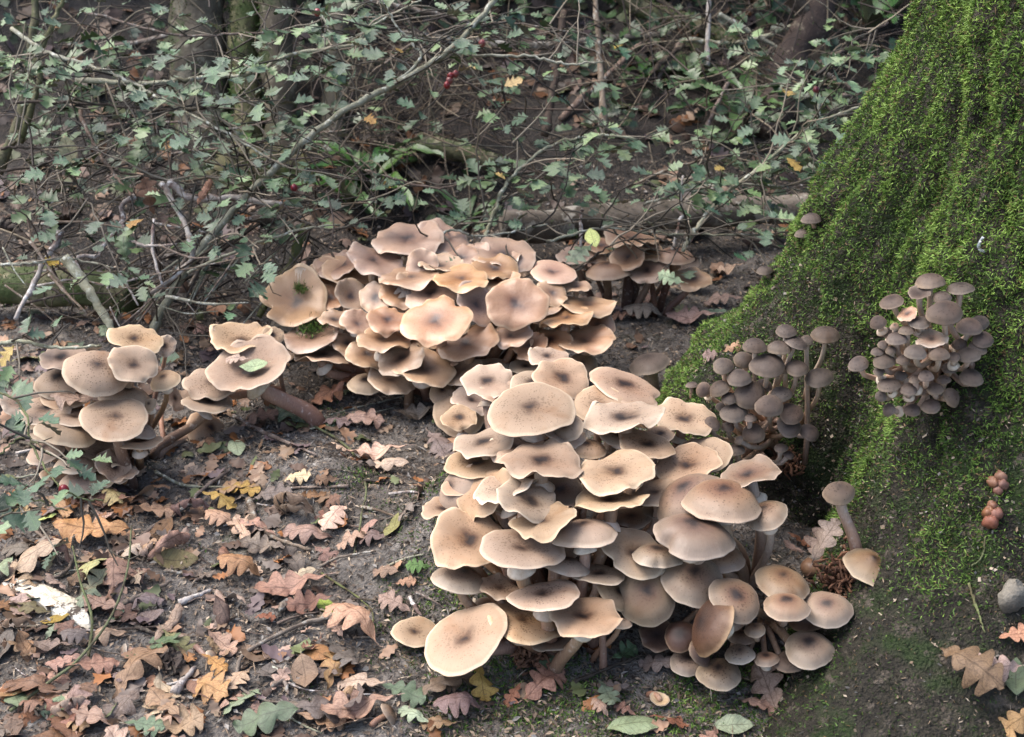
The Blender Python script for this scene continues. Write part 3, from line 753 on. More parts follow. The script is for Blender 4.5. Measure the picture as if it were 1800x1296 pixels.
capsF = cluster(Fm, (1180, 440), 2.903, (fb[0] - .03, fb[1] + .01, fb[2] + .02), (.155, .15, .155), (1636, 650), 'grey', 'of upper button clump', 'button mushrooms high on the trunk', stem='stem_grey', base_on=fb + np.array([.01, .01, -.02]), ring=.2, spread=.05)
for (x, y, w, h, lb, bb) in [(1216, 673, 22, 12, 'tiny mushroom alone in the moss left of the button clump', (1216, 700)), (1344, 469, 28, 18, 'small brown mushroom growing out of the moss at the back edge of the root', (1352, 487)),
                         (1426, 376, 34, 24, 'upper one of a pair of dark caps peeping behind the trunk edge', (1432, 400)), (1410, 404, 26, 20, 'lower one of a pair of dark caps peeping behind the trunk edge', (1412, 420))]:
    t = hit(*bb)[1] - .015
    R = w * t / FPX / 2; n = nrm_from(x, y, .4, 0)
    mushroom(P(x, y, t), n, R, 'N' if w > 25 else 'V', 'grey', hit(*bb)[0], lb, None, 900 + x, ring=False, stem='stem_grey')
# the older ruffled clump behind
B = [(595, 108, 260, 130, D(k='W', r=-4, d=-.05, l='topmost ruffled orange-tan cap of the older clump behind')), (720, 105, 190, 125, D(k='W', r=15)), (470, 190, 215, 110, D(k='W', r=12, d=-.02)), (335, 205, 190, 100, D(k='W', r=-10)), 
     (165, 330, 250, 205, D(k='U', r=-22, d=-.03, n=1, l='funnel-shaped ruffled cap with a wisp of moss on it, leftmost of the older clump')),
     (720, 197, 165, 70, D(k='U', w=.05)), (800, 175, 120, 85, D(k='W', d=.02)), (950, 165, 235, 120, D(k='W', r=3, d=.02)), (915, 218, 180, 90, D(k='W', d=.0)), (790, 258, 205, 90, D(k='W', r=-3, d=-.04)), (600, 252, 215, 70, D(k='W', r=-6)),
     (1005, 350, 222, 195, D(k='W', r=5, d=-.05, l='big open orange-tan cap with a split rim, facing outwards in the older clump')), (855, 350, 170, 130, D(k='U', r=55, d=-.02, w=.06)), (685, 315, 200, 130, D(k='W', r=-8)), (705, 415, 255, 175, D(k='W', r=-12, d=-.09, n=1, w=.05, l='broad lobed orange-tan cap with pale rim, foremost in the middle of the older clump')),
     (520, 415, 160, 105, D(k='W', r=12, d=-.03)), (500, 487, 200, 90, D(k='W', r=6, d=-.03)), (820, 500, 220, 130, D(k='W', r=-14, d=-.02, w=.09)), (985, 472, 145, 90, D(k='W', r=-8, d=-.01)), (1055, 510, 140, 85, D(k='W', r=-24)), (440, 545, 165, 105, D(k='W', r=16)),
     (570, 560, 185, 100, D(k='W', r=-25, d=-.03)), (530, 635, 170, 115, D(k='W', r=10)), (655, 595, 225, 135, D(k='W', r=6, d=-.03)), (800, 605, 175, 90, D(k='W', r=-16)), (1140, 235, 160, 85, D(r=5, w=.03)), (1135, 312, 120, 90, D(k='W', r=18)), (1230, 287, 105, 45),
     (1265, 358, 215, 70, D(k='W', r=4)), (1185, 405, 205, 72, D(k='W', r=-6, d=-.02)), (1305, 425, 130, 110, D(r=20)), (1265, 490, 215, 98, D(k='W', r=-4, d=-.03)), (1130, 490, 160, 90, D(k='W', r=-5)), (230, 480, 230, 90, D(k='W', r=-8)), (270, 545, 195, 65, D(k='W', r=0)),
     (295, 255, 165, 145, D(k='W', r=-20, d=.03)), (380, 315, 130, 100, D(k='U', r=40, w=.05)), (475, 330, 130, 110, D(k='W', r=-25, d=.02)), (405, 425, 125, 95, D(k='W', r=25)), (320, 410, 120, 65, D(k='W')), (365, 505, 120, 85, D(k='W', r=20, d=.03)), (435, 655, 120, 80, D(k='V', c='tan')),
     (790, 770, 182, 165, D(k='V', c='tan', r=5, d=-.08, l='drooping dark-centred cap hanging low between the older clump and the stacked clump')), (840, 715, 175, 85, D(k='W', c='tan', r=8, d=-.08)), (725, 690, 100, 80, D(k='V', c='tan', d=-.03)), (950, 275, 140, 70, D(k='U', w=.04, r=-20)), (645, 205, 120, 115, D(k='W', r=-40)),
     (1255, 585, 100, 90, D(k='V', c='brown', d=-.02)), (580, 330, 130, 100, D(k='W', d=.05)), (900, 300, 120, 90, D(k='W', d=.05)), (1080, 390, 130, 80, D(k='W', d=.04)), (640, 480, 150, 90, D(k='W', d=.04)), (900, 590, 130, 70, D(d=.06, c='tan')), (300, 330, 130, 90, D(k='W', d=.05)), (1040, 590, 120, 60, D(c='tan', d=.02))]
B = [(r + (D(k='W'),)) if len(r) == 4 else r for r in B]
CB, RB = (-.13, 2.74, -.02), (.52, .36, .30)
capsB = cluster(B + fillers(150, 1250, 130, 640, 17, 5, 2.143), (440, 370), 2.143, CB, RB, (790, 660), 'orange', 'of older ruffled clump', 'mushrooms of the older ruffled clump', ring=.3, pull=.6)
Cc = [(1440, 102, 200, 70, D(k='W', r=6)), (1420, 172, 130, 110, D(k='U', r=-35, w=.05)), (1600, 172, 140, 62, D(k='V', r=3)), (1500, 230, 138, 88, D(r=-12, w=.03)), (1345, 228, 152, 70, D(k='V', r=-2)), (1660, 258, 142, 85, D(k='W', r=5, l='orange-tan cap standing apart at the outer edge of the small clump by the pale log', d=.0)), 
      (1230, 170, 140, 65, D(k='W')), (1320, 135, 110, 55, D(d=.03)), (1505, 162, 110, 55, D(k='W', d=.02)), (1290, 178, 90, 45, D(d=.03)), (1570, 215, 90, 50, D(d=.04)), (1480, 130, 100, 50, D(d=.03))]
capsC = cluster(Cc, (440, 370), 2.143, (.33, 3.06, .02), (.27, .16, .19), (1112, 545), 'orange', 'of clump by pale log', 'mushrooms of the small clump by the log', ring=.5, stem='stem_dark', pull=.7)
# lone grey mushroom behind the stacked clump
cluster([(1383, 120, 225, 120, D(k='V', c='grey', r=-12, b=(1145, 690), sr=.016, l='lone grey-brown thick-stemmed mushroom between the stacked clump and the bare soil'))], (680, 600), 3., (.30, 2.55, .06), (.06, .05, .08), (1145, 690), 'grey', 'x', None, stem='stem_grey')
# the left clump
Dm = [(715, 170, 270, 150, D(k='W', r=8, w=.06)), (700, 300, 260, 180, D(k='W', r=18, d=-.04, w=.1, l='saddle-shaped tan cap with a white fleck, highest of the clump by the hawthorn')), (872, 205, 110, 110, D(k='W', r=-25, d=.02)), (515, 348, 315, 238, D(k='V', r=4, d=-.04, l='large rounded tan cap with brown centre, highest but one of the clump by the hawthorn')),
      (310, 405, 220, 160, D(k='V', r=-14, d=.02)), (330, 265, 230, 130, D(k='W', r=-14)), (240, 545, 265, 145, D(k='F', r=-14)), (400, 585, 240, 90, D(d=.0)), (605, 590, 335, 215, D(k='F', r=-5, d=-.05, l='large flat tan cap with neat brown centre, beside a pink oak leaf')), (345, 655, 290, 155, D(k='V', r=10, d=-.03)),
      (650, 470, 250, 120, D(k='V', r=5, d=.02)), (870, 388, 155, 100, D(k='V', r=-25)), (735, 715, 225, 75, D(k='F', r=-3, d=.01)), (405, 830, 225, 95, D(k='V', r=4)), (540, 770, 250, 150, D(k='W', d=.04)), (240, 765, 180, 110, D(k='V', r=-20)), (595, 840, 190, 150, D(k='W', r=40)), (655, 880, 150, 65, D(k='W', r=-12)),
      (440, 925, 230, 120, D(k='V', d=.0, r=5)), (120, 505, 210, 130, D(k='W', c='brown', d=.04)), (790, 515, 70, 60, D(k='V', r=-30)), (170, 600, 160, 90, D(d=.05)), (320, 760, 180, 90, D(d=.06, c='brown')), (300, 880, 160, 80, D(c='brown', d=.05))]
capsD = cluster(Dm + fillers(180, 800, 250, 900, 6, 9, 3., 'WVF'), (0, 540), 3., (-.84, 2.32, -.02), (.27, .26, .31), (215, 810), 'tan', 'of clump by hawthorn', 'mushrooms of the clump by the hawthorn', ring=.45, pull=.4, stem='stem_dark')
D2 = [(1095, 505, 250, 112, D(k='F', r=5, b=(270, 805), s='stem_dark', d=-.03, l='tan cap on a long dark slanting stem beside the clump by the hawthorn')), (1085, 655, 210, 175, D(k='V', r=55, b=(280, 805), d=-.03, l='fallen mushroom lying on its side on the soil with its stem curving back')), 
      (1310, 305, 425, 255, D(k='U', r=-20, b=(562, 750), d=-.02, w=.10, sr=.016, l='broad ruffled tan cap with leaf scraps lying on it, on a thick arching stem')), (1120, 395, 280, 190, D(k='W', r=-12, d=.0, b=(500, 700))), (1265, 150, 320, 150, D(k='U', r=-5, d=.05, b=(470, 700), w=.1)), (920, 480, 130, 80, D(k='W', r=70, b=(290, 790))),
      (1440, 150, 110, 90, D(k='W', d=.05, b=(500, 700)))]
capsD2 = cluster(D2, (0, 540), 3., (-.56, 2.52, .0), (.26, .20, .24), (470, 720), 'tan', 'of ruffled few', 'ruffled mushrooms between the two left clumps', stem='stem_tan', ring=.6)
# little fallen ones on the litter
for (x, y, w, h, rot, bb, lb, kd) in [(1157, 1243, 34, 26, 165, (1140, 1226), 'tiny pulled-up mushroom lying with its pale gills up below the stacked clump', 'V'), (692, 1262, 46, 40, 60, (655, 1280), 'small broken mushroom lying on a tan oak leaf', 'V'),
                                    (214, 1152, 26, 24, -80, (245, 1150), 'tiny pulled-up mushroom with thin stem lying among leaves', 'V'), (322, 1120, 24, 14, 0, (322, 1130), 'tiny grey mushroom rising from a crumbled base in the litter', 'N'), (380, 1156, 28, 22, 50, (345, 1142), 'tiny brown mushroom lying near a forked twig', 'N')]:
    bp, t = hit(*bb); R = w * t / FPX / 2
    n = nrm_from(x, y, .3, rot) if rot < 100 else -nrm_from(x, y, .7, 20)
    c = hit(x, y)[0] + np.array([0, 0, R * .7])
    mushroom(c, n, R, kd, 'brown', bp + np.array([0, 0, .004]), lb, None, 700 + x, ring=False, stem='stem_tan')

# ------------------------------------------------------------------ leaves
def oak_mesh(sd, curl=1.0, lobed=True, N=34, name='oak_leaf'):
    rs = np.random.default_rng(sd)
    t = np.linspace(0, 1, N); us = np.array([-1, -.5, 0, .5, 1.])
    nl = rs.uniform(3.7, 4.9); w = np.zeros((N, 5)); dy = np.zeros((N, 5))
    for c, s_ in ((0, -1), (4, 1)):
        e = .33 * np.sin(np.pi * np.clip(t, 0, 1) ** 1.25) ** .7 * (.60 + .5 * t)
        if lobed:
            ph = 2 * np.pi * (nl * t + rs.uniform(0, .5)) + .5 * np.sin(5 * t + rs.uniform(0, 6))
            e = e * (.68 + .32 * np.cos(ph)) * (1 + .12 * np.sin(rs.uniform(3, 9) * t + rs.uniform(0, 6)))
            dy[:, c] = .105 * np.sin(ph) / nl * np.sin(np.pi * t) ** .5 + .07 * np.sin(np.pi * t)
        else: e = .29 * np.sin(np.pi * t ** .9) ** .9 * (1 + .02 * np.sin(60 * t)); dy[:, c] = .02 * np.sin(np.pi * t)
        w[:, c] = e * s_
        w[:, c // 4 * 2 + 1] = w[:, c] * .5; dy[:, c // 4 * 2 + 1] = dy[:, c] * .5
    Y = t[:, None] - .5 + dy
    X = w + .05 * np.sin(2.2 * t + rs.uniform(0, 6))[:, None]
    k = rs.uniform(-3.2, 2.0) * curl; b = rs.uniform(-1.1, .9) * curl
    cz = min(curl, 1.2)
    Z = .13 * cz * fbm(X * 2.6 + sd, Y * 2.6, sd * 1.7, 2) + .025 * cz * np.abs(us)[None, :] * np.sin(t[:, None] * 9 + us[None, :] * 2 + rs.uniform(0, 6))
    if abs(k) > .05:
        Z = Z + (1 - np.cos(k * X)) / k; X = np.sin(k * X) / k
    if abs(b) > .05:
        r = 1 / b; a = Y / r; Y2 = np.sin(a) * (r - Z); Z = r - np.cos(a) * (r - Z); Y = Y2
    Z = Z + .02 * rs.uniform(-1, 1) * X
    V = np.stack([X, Y, Z], -1).reshape(-1, 3)
    V[:, 2] -= V[:, 2].min()
    lu = np.tile(us, N); lv = np.repeat(t, 5)
    F = [grid_faces(N, 5)]
    if True:    # petiole
        m = V[2]; q = m + np.array([[-.008, -.02, 0], [.008, -.02, 0], [.006, -.12, .012], [-.006, -.12, .012]])
        n0 = len(V); V = np.vstack([V, q]); F.append(np.array([[n0, n0 + 1, n0 + 2, n0 + 3]]))
        lu = np.append(lu, [0] * 4); lv = np.append(lv, [0] * 4)
    return mk(name, V, F, None, {'lu': lu, 'lv': lv})

OAK = [(i, 1.0) for i in range(14)]
_leafcache = {}
def leaf_data(shape, var, mat):
    k = (shape, var, mat)
    if k not in _leafcache:
        sd = var * 13 + {'oak': 1, 'ovate': 300, 'rolled': 600}[shape]
        me = oak_mesh(sd, {'oak': 1.0, 'ovate': .6, 'rolled': 2.6}[shape], shape != 'ovate')
        me.materials.append(M['leaf_' + mat]); _leafcache[k] = me
    return _leafcache[k]
CNAME = {'tan': 'tan', 'pink': 'pinkish tan', 'cream': 'pale cream', 'orange': 'orange-brown', 'rust': 'rust-red', 'brown': 'dark brown', 'grey': 'grey', 'mauve': 'mauve-grey', 'yellow': 'yellow', 'lime': 'lime green', 'olive': 'olive', 'palegreen': 'pale green and tan', 'mint': 'mint green', 'green': 'bluish green', 'bright': 'bright green'}
n_leaf = [0]
def put_leaf(pos, nrm, yaw, L, mat, shape='oak', label=None, group=None, tilt=.18, z=.006, rs=random):
    v = rs.randrange(8 if shape == 'oak' else 4)
    o = ob('oak_leaf' if shape != 'ovate' else 'fallen_leaf', leaf_data(shape, v, mat), label=label, cat='leaf', group=group)
    n = Vector(nrm) + Vector((rs.gauss(0, tilt), rs.gauss(0, tilt), 0)); n.normalize()
    q = Vector((0, 0, 1)).rotation_difference(n).to_matrix() @ Matrix.Rotation(yaw, 3, 'Z')
    mx = q.to_4x4() @ Matrix.Diagonal((L * rs.uniform(.9, 1.15), L, L * rs.uniform(.8, 1.2), 1))
    mx.translation = Vector(pos) + Vector((0, 0, z)); o.matrix_world = mx
    n_leaf[0] += 1
    return o
NEAR = 'on the litter'
def listed(rows, org, sc):
    for row in rows:
        x, y, ln, rot, mat = row[:5]; shape = row[5] if len(row) > 5 else 'oak'; lb = row[6] if len(row) > 6 else None
        x, y, ln = org[0] + x / sc, org[1] + y / sc, ln / sc
        p, t = hit(x, y)
        q = p[:2] - TAX
        ontr = np.hypot(*q) < trunk_r(math.atan2(q[1], q[0]), p[2]) + .03
        nr = gnormal(p[0], p[1]) if not ontr else np.array([-.35, -.45, .8])
        L = ln * t / FPX * 1.18
        word = {'oak': 'lobed oak leaf', 'ovate': 'oval leaf', 'rolled': 'curled oak leaf'}[shape]
        if not lb:
            size = 'large' if L > .105 else ('medium' if L > .07 else 'small')
            place = 'at the foot of the mossy trunk' if x > 1280 else ('below the stacked mushroom clump' if x > 780 and y > 1150 else ('near the small clump by the log' if y < 640 else ('on bare soil left of the stacked clump' if x > 560 else 'in the leaf litter below the hawthorn clump')))
            lb = f'{size} {CNAME[mat]} {word} {place}'
        put_leaf(p, nr, R_(90 - rot) + (math.pi if random.random() < .4 else 0), L, mat, shape, lb, 'fallen leaves on the forest floor', .14, .008)
listed([(505, 245, 340, -8, 'orange'), (175, 415, 370, -25, 'tan'), (520, 440, 310, 80, 'palegreen', 'oak', 'big pale green and yellow oak leaf beside the white rotten wood'), (740, 490, 170, 60, 'cream'), (725, 980, 370, -68, 'tan'), (880, 1165, 250, 40, 'orange'), (480, 960, 240, -20, 'orange'),
        (200, 1060, 300, 20, 'brown'), (790, 150, 250, -20, 'orange'), (1280, 230, 210, 60, 'pink'), (1550, 130, 250, 30, 'brown', 'rolled'), (1630, 260, 260, 10, 'pink'), (1280, 450, 230, 10, 'orange'), (1540, 550, 330, -15, 'orange'), (1720, 620, 120, 60, 'lime', 'ovate', 'small round lime green leaf on bare soil near a forked twig'),
        (1600, 990, 210, 80, 'brown', 'ovate'), (1740, 990, 150, 30, 'grey'), (1785, 760, 160, 60, 'pink'), (1410, 1240, 310, -20, 'green'), (770, 1270, 210, 10, 'green'), (390, 1260, 190, 20, 'orange'), (100, 1120, 180, 60, 'mint', 'ovate'), (60, 150, 120, 60, 'yellow', 'ovate', 'oval yellow leaf under the hawthorn sprig'), (255, 155, 95, 0, 'lime', 'ovate'),
        (270, 860, 230, 10, 'mauve'), (780, 690, 180, -10, 'mauve', 'ovate'), (1400, 690, 110, 0, 'rust'), (930, 380, 200, -15, 'olive', 'ovate'), (160, 1200, 180, 20, 'rust'), (390, 1110, 150, 10, 'cream'), (750, 80, 300, 0, 'rust', 'rolled'), (580, 90, 230, 15, 'tan'), (1160, 70, 190, 20, 'yellow'), (1260, 10, 200, -5, 'tan'), (1660, 45, 120, 0, 'rust', 'rolled'),
        (1080, 470, 130, 0, 'grey', 'rolled'), (1200, 400, 190, 60, 'brown', 'rolled'), (1380, 330, 200, 10, 'grey'), (1560, 420, 220, 60, 'grey', 'rolled'), (170, 640, 200, 10, 'olive'), (40, 650, 180, 20, 'rust'), (560, 640, 220, 10, 'pink'), (300, 700, 150, 0, 'yellow', 'ovate'), (430, 800, 170, 5, 'grey'), (110, 860, 150, 20, 'brown'), (350, 930, 160, -30, 'tan'), (460, 1080, 150, 20, 'brown'), (90, 760, 200, 0, 'brown', 'rolled'),
        (1130, 940, 160, 30, 'orange'), (980, 920, 110, -60, 'orange'), (1110, 830, 130, 40, 'tan'), (1320, 240, 150, 10, 'mauve'), (1700, 1230, 220, 0, 'tan'), (1560, 1180, 200, 5, 'grey'), (1600, 470, 150, -10, 'cream'), (300, 120, 160, 0, 'mauve'), (820, 330, 190, -10, 'tan'), (130, 330, 200, 10, 'grey'), (1450, 40, 200, 0, 'grey'), (640, 1020, 150, 30, 'mauve')], (0, 864), 3.)
listed([(785, 230, 160, 60, 'mauve'), (710, 130, 150, 0, 'grey'), (500, 140, 150, 0, 'pink'), (400, 150, 120, 0, 'mauve'), (385, 255, 105, 0, 'cream'), (550, 280, 190, -10, 'cream'), (590, 315, 150, -10, 'pink'), (260, 350, 100, 0, 'cream'), (370, 360, 85, 0, 'rust'), (50, 400, 130, 0, 'yellow'), (405, 500, 140, -60, 'cream'), (260, 480, 160, 30, 'brown', 'rolled'),
        (470, 935, 235, 35, 'tan', 'oak', 'single large tan oak leaf with many lobes lying alone on bare soil'), (620, 820, 135, 30, 'pink'), (590, 705, 105, 20, 'tan'), (660, 735, 75, 0, 'tan'), (800, 1130, 220, -30, 'brown'), (930, 1120, 160, 70, 'yellow'), (865, 1215, 170, -10, 'mauve'), (1170, 1130, 210, -50, 'orange', 'oak', 'bright orange oak leaf below the stacked clump'), (1060, 1160, 95, -60, 'orange'),
        (650, 1150, 160, 20, 'green'), (500, 1110, 175, 15, 'pink'), (480, 1230, 240, -20, 'tan'), (780, 1260, 120, 0, 'brown'), (705, 680, 85, 0, 'bright', 'oak', 'bright green jagged leaf on the mossy root slab'), (350, 1220, 230, -10, 'grey'), (120, 140, 130, -20, 'brown'), (210, 130, 150, 20, 'green'), (30, 240, 90, 70, 'mint', 'ovate'), (450, 60, 150, -40, 'rust', 'rolled'), (400, 55, 160, -30, 'orange'), (540, 580, 120, 20, 'mauve'),
        (690, 470, 120, -20, 'grey'), (620, 530, 90, -50, 'olive', 'ovate'), (520, 545, 110, 0, 'pink'), (470, 590, 130, 0, 'pink'), (110, 540, 140, 20, 'tan'), (690, 1240, 130, 30, 'mint')], (400, 680), 2.103)
listed([(480, 1090, 330, 78, 'pink', 'oak', 'tall pinkish oak leaf leaning in the notch below the brown clump'), (390, 1160, 180, 20, 'pink'), (265, 1260, 190, 0, 'mint', 'ovate', 'round mint green leaf lying against the foot of the root'), (1480, 960, 340, 50, 'brown', 'oak', 'big brown oak leaf with holes on the trunk foot'), (1640, 950, 240, 0, 'pink'), (1750, 800, 190, 0, 'orange'), (1740, 1240, 210, -20, 'orange'), (1745, 1010, 180, -70, 'green', 'ovate'),
        (770, 260, 260, -50, 'pink', 'oak', 'pinkish oak leaf stuck upright behind the lone long-stemmed mushroom'), (610, 290, 120, 30, 'orange', 'oak', 'small bright orange leaf caught behind the brown clump')], (1200, 860), 2.972)
listed([(1660, 430, 170, 20, 'pink'), (1780, 360, 130, 0, 'pink'), (1520, 350, 120, -40, 'brown'), (1640, 395, 100, 0, 'palegreen'), (1750, 400, 85, 0, 'mint'), (1490, 410, 140, 10, 'grey'), (1700, 300, 110, -20, 'mint'), (1400, 420, 110, 10, 'brown'), (1800, 250, 110, 0, 'cream'), (1600, 320, 100, 30, 'pink'), (1820, 530, 80, 0, 'tan'), (1740, 560, 70, 10, 'pink')], (440, 370), 2.143)
listed([(1150, 1060, 190, 70, 'mint'), (1310, 1220, 260, -5, 'mint', 'ovate', 'large mint green oval leaf on the moss below the stacked clump'), (1490, 1200, 180, 0, 'rust'), (1235, 835, 170, -45, 'green'), (1430, 890, 190, 10, 'grey'), (870, 870, 150, 10, 'green'), (1200, 1010, 150, 0, 'grey'), (1130, 1130, 120, 50, 'pink'), (300, 1010, 140, 0, 'brown'), (1250, 1130, 120, 30, 'brown')], (680, 880), 3.)
# leaves lying on caps
def leaf_on(x, y, t, ln, rot, mat, shape, lb, n):
    put_leaf(P(x, y, t), n, R_(90 - rot), ln * t / FPX * 1.1, mat, shape, lb, None, .05, .004)
def cap_at(caps, x, y):
    return min(caps, key=lambda k: np.hypot(*((lambda q: (900 + FPX * (q[0] / (q @ FW)) - x, 648 - FPX * ((q @ UPV) / (q @ FW)) - y))(k[0] - EYE))))
for caps, (x, y), ln, rot, mat, shape, lb in [(capsB, (715, 528), 58, 65, 'grey', 'oak', 'grey oak leaf standing on the broad caps of the older clump'), (capsD, (143, 717), 92, -10, 'pink', 'oak', 'pinkish oak leaf lying on tan caps of the clump by the hawthorn'),
                                        (capsD2, (447, 648), 48, -5, 'mint', 'ovate', 'grey-green pointed leaf lying on the broad ruffled cap'), (capsD2, (418, 634), 40, 8, 'pink', 'oak', 'pinkish leaf scrap lying on the broad ruffled cap')]:
    c, n, R = cap_at(caps, x, y)
    d = ray(x, y); t = ((c - EYE) @ n) / (d @ n)
    leaf_on(x, y, t - .022, ln, rot, mat, shape, lb, n)
# random near leaves
def free(x, y):
    return all(math.hypot(x - a, y - b) > r for a, b, r in ((.12, 1.85, .30), (.42, 1.75, .26), (-.15, 2.72, .38), (-.84, 2.27, .2), (.33, 3.05, .18), (-.55, 2.5, .1))) and math.hypot(x - TAX[0], y - TAX[1]) > trunk_r(math.atan2(y - TAX[1], x - TAX[0]), .0)
PAL = ['tan'] * 5 + ['pink'] * 4 + ['cream'] * 3 + ['orange'] * 2 + ['rust'] * 2 + ['tan'] * 3 + ['brown'] * 7 + ['grey'] * 4 + ['mauve'] * 3 + ['yellow', 'olive', 'palegreen', 'mint', 'green']
k = 0; rl = random.Random(5)
while n_leaf[0] < 298 and k < 8000:
    k += 1
    x, y = rl.uniform(-60, 1250), 560 + 780 * rl.random()
    d = ray(x, y); p = EYE + d * (CAM_H / -d[2]); p[2] = float(ground_h(p[0], p[1]))
    dens = 1.0 if x < 430 else (.42 if x < 640 else .13)
    if y < 800 and x > 300: dens *= .7
    if not free(p[0], p[1]) or rl.random() > dens: continue
    mat = rl.choice(PAL); sh = rl.choices(['oak', 'rolled', 'ovate'], [5, 3, 1])[0]
    put_leaf(p, gnormal(p[0], p[1]), rl.uniform(0, 6.28), rl.uniform(.05, .105), mat, sh, f"{CNAME[mat]} {dict(oak='lobed', rolled='curled', ovate='oval')[sh]} fallen leaf scattered over the forest floor", 'fallen leaves on the forest floor', .3, rl.uniform(-.006, .004), rl)

# the rest of the litter: leaves on the bank behind, scraps and chips everywhere
LC = np.array([(.30, .18, .11), (.30, .20, .15), (.36, .25, .17), (.28, .12, .045), (.12, .07, .045), (.10, .06, .04), (.15, .12, .10), (.14, .10, .10), (.20, .13, .08), (.12, .14, .06)])
def litter():
    shapes = []
    for i in range(6):
        N = 9; t = np.linspace(0, 1, N); rs = np.random.default_rng(i + 40)
        e = .33 * np.sin(np.pi * np.clip(t, .02, .98)) ** .8 * (.62 + .42 * (np.arange(N) % 2))
        X = np.stack([-e, 0 * e, e * (.8 + .3 * rs.random())], 1); Y = np.repeat(t[:, None] - .5, 3, 1); kz = rs.uniform(-1.6, 1.6)
        Z = kz * X * X + .5 * rs.uniform(-1, 1) * Y * Y + .05 * rs.normal(size=X.shape)
        shapes.append((np.stack([X, Y, Z], -1).reshape(-1, 3), grid_faces(N, 3)))
    bag = Bag(); rs = np.random.default_rng(3)
    n = 0
    while n < 3400:
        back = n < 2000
        x, y = (rs.uniform(-2.4, 2.2), 3.0 + 2.8 * rs.random()) if back else (rs.uniform(-1.7, .35), rs.uniform(1.3, 3.3))
        if not back:
            if x > -.35 and rs.random() < .75: continue
            if math.hypot(x - TAX[0], y - TAX[1]) < trunk_r(math.atan2(y - TAX[1], x - TAX[0]), 0.): continue
        if back and vn(x * 1.6, y * 1.6, 3.) < -.25 and rs.random() < .8: n += 1; continue
        V, F = shapes[rs.integers(6)]
        L = rs.uniform(.05, .105) if back else rs.uniform(.018, .06)
        nn = Vector(gnormal(x, y)) + Vector(rs.normal(size=3) * .32); nn.normalize()
        q = np.array(Vector((0, 0, 1)).rotation_difference(nn).to_matrix() @ Matrix.Rotation(rs.uniform(0, 6.28), 3, 'Z'))
        bag.add((V * L) @ q.T + np.array([x, y, float(ground_h(x, y)) + .008]), F, LC[rs.integers(len(LC))] * rs.uniform(.6, 1.25) * (.58 if back else 1))  # bank leaves get a darker colour that stands for shade
        n += 1
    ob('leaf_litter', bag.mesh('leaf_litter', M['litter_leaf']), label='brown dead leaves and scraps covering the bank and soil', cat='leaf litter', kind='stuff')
    # chips, bud scales, broken twiglets
    n = 95000
    x = rs.uniform(-1.9, 1.3, n); y = 1.25 + 2.6 * rs.random(n) ** 1.15
    keep = np.hypot(x - TAX[0], y - TAX[1]) > trunk_r(np.arctan2(y - TAX[1], x - TAX[0]), np.zeros(n)) - .05
    x, y = x[keep], y[keep]; n = len(x)
    L = rs.uniform(.004, .016, n) * np.where(rs.random(n) < .08, 2.4, 1); W = L * rs.uniform(.12, .5, n)
    W[L > .02] = .0022
    a = rs.uniform(0, 6.28, n)
    d = np.stack([np.cos(a), np.sin(a), rs.normal(size=n) * .25], -1); s = np.stack([-np.sin(a), np.cos(a), rs.normal(size=n) * .5], -1)
    c = np.stack([x, y, ground_h(x, y) + .002 + .004 * rs.random(n)], -1)
    V = np.stack([c - d * L[:, None] / 2, c - s * W[:, None] / 2 + [0, 0, .0012], c + d * L[:, None] / 2, c + s * W[:, None] / 2 + [0, 0, .0012]], 1).reshape(-1, 3)
    F = np.arange(4 * n).reshape(-1, 4)
    pal = np.array([(.04, .031, .025), (.07, .053, .041), (.12, .09, .066), (.20, .15, .105), (.29, .22, .155), (.40, .33, .25), (.22, .205, .185)])
    C = pal[rs.choice(7, n, p=[.17, .21, .2, .15, .12, .06, .09])] * rs.uniform(.7, 1.3, (n, 1))
    # some lie on the foot of the trunk
    m = 9000; tt = rs.uniform(R_(150), R_(300), m); zz_ = rs.uniform(0, .55, m) ** 1.3; r0 = rgrid(tt, zz_) + .004
    ct = np.stack([r0 * np.cos(tt) + TAX[0], r0 * np.sin(tt) + TAX[1], zz_], -1); Lt = rs.uniform(.003, .010, m)[:, None]
    d1 = rs.normal(size=(m, 3)); d1 /= np.linalg.norm(d1, axis=1)[:, None]; d2 = rs.normal(size=(m, 3)) * .35
    V = np.concatenate([V, np.stack([ct - d1 * Lt / 2, ct - d2 * Lt / 2, ct + d1 * Lt / 2, ct + d2 * Lt / 2], 1).reshape(-1, 3)])
    C = np.concatenate([C, pal[rs.integers(2, 7, m)] * rs.uniform(.5, 1.1, (m, 1))]); F = np.arange(len(V)).reshape(-1, 4)
    ob('soil_crumbs', mk('soil_crumbs', V, F, M['litter_bits'], col=np.repeat(C, 4, 0), smooth=False), label='fine bark chips and crumbs over dark soil', cat='soil crumbs', kind='stuff')
litter()

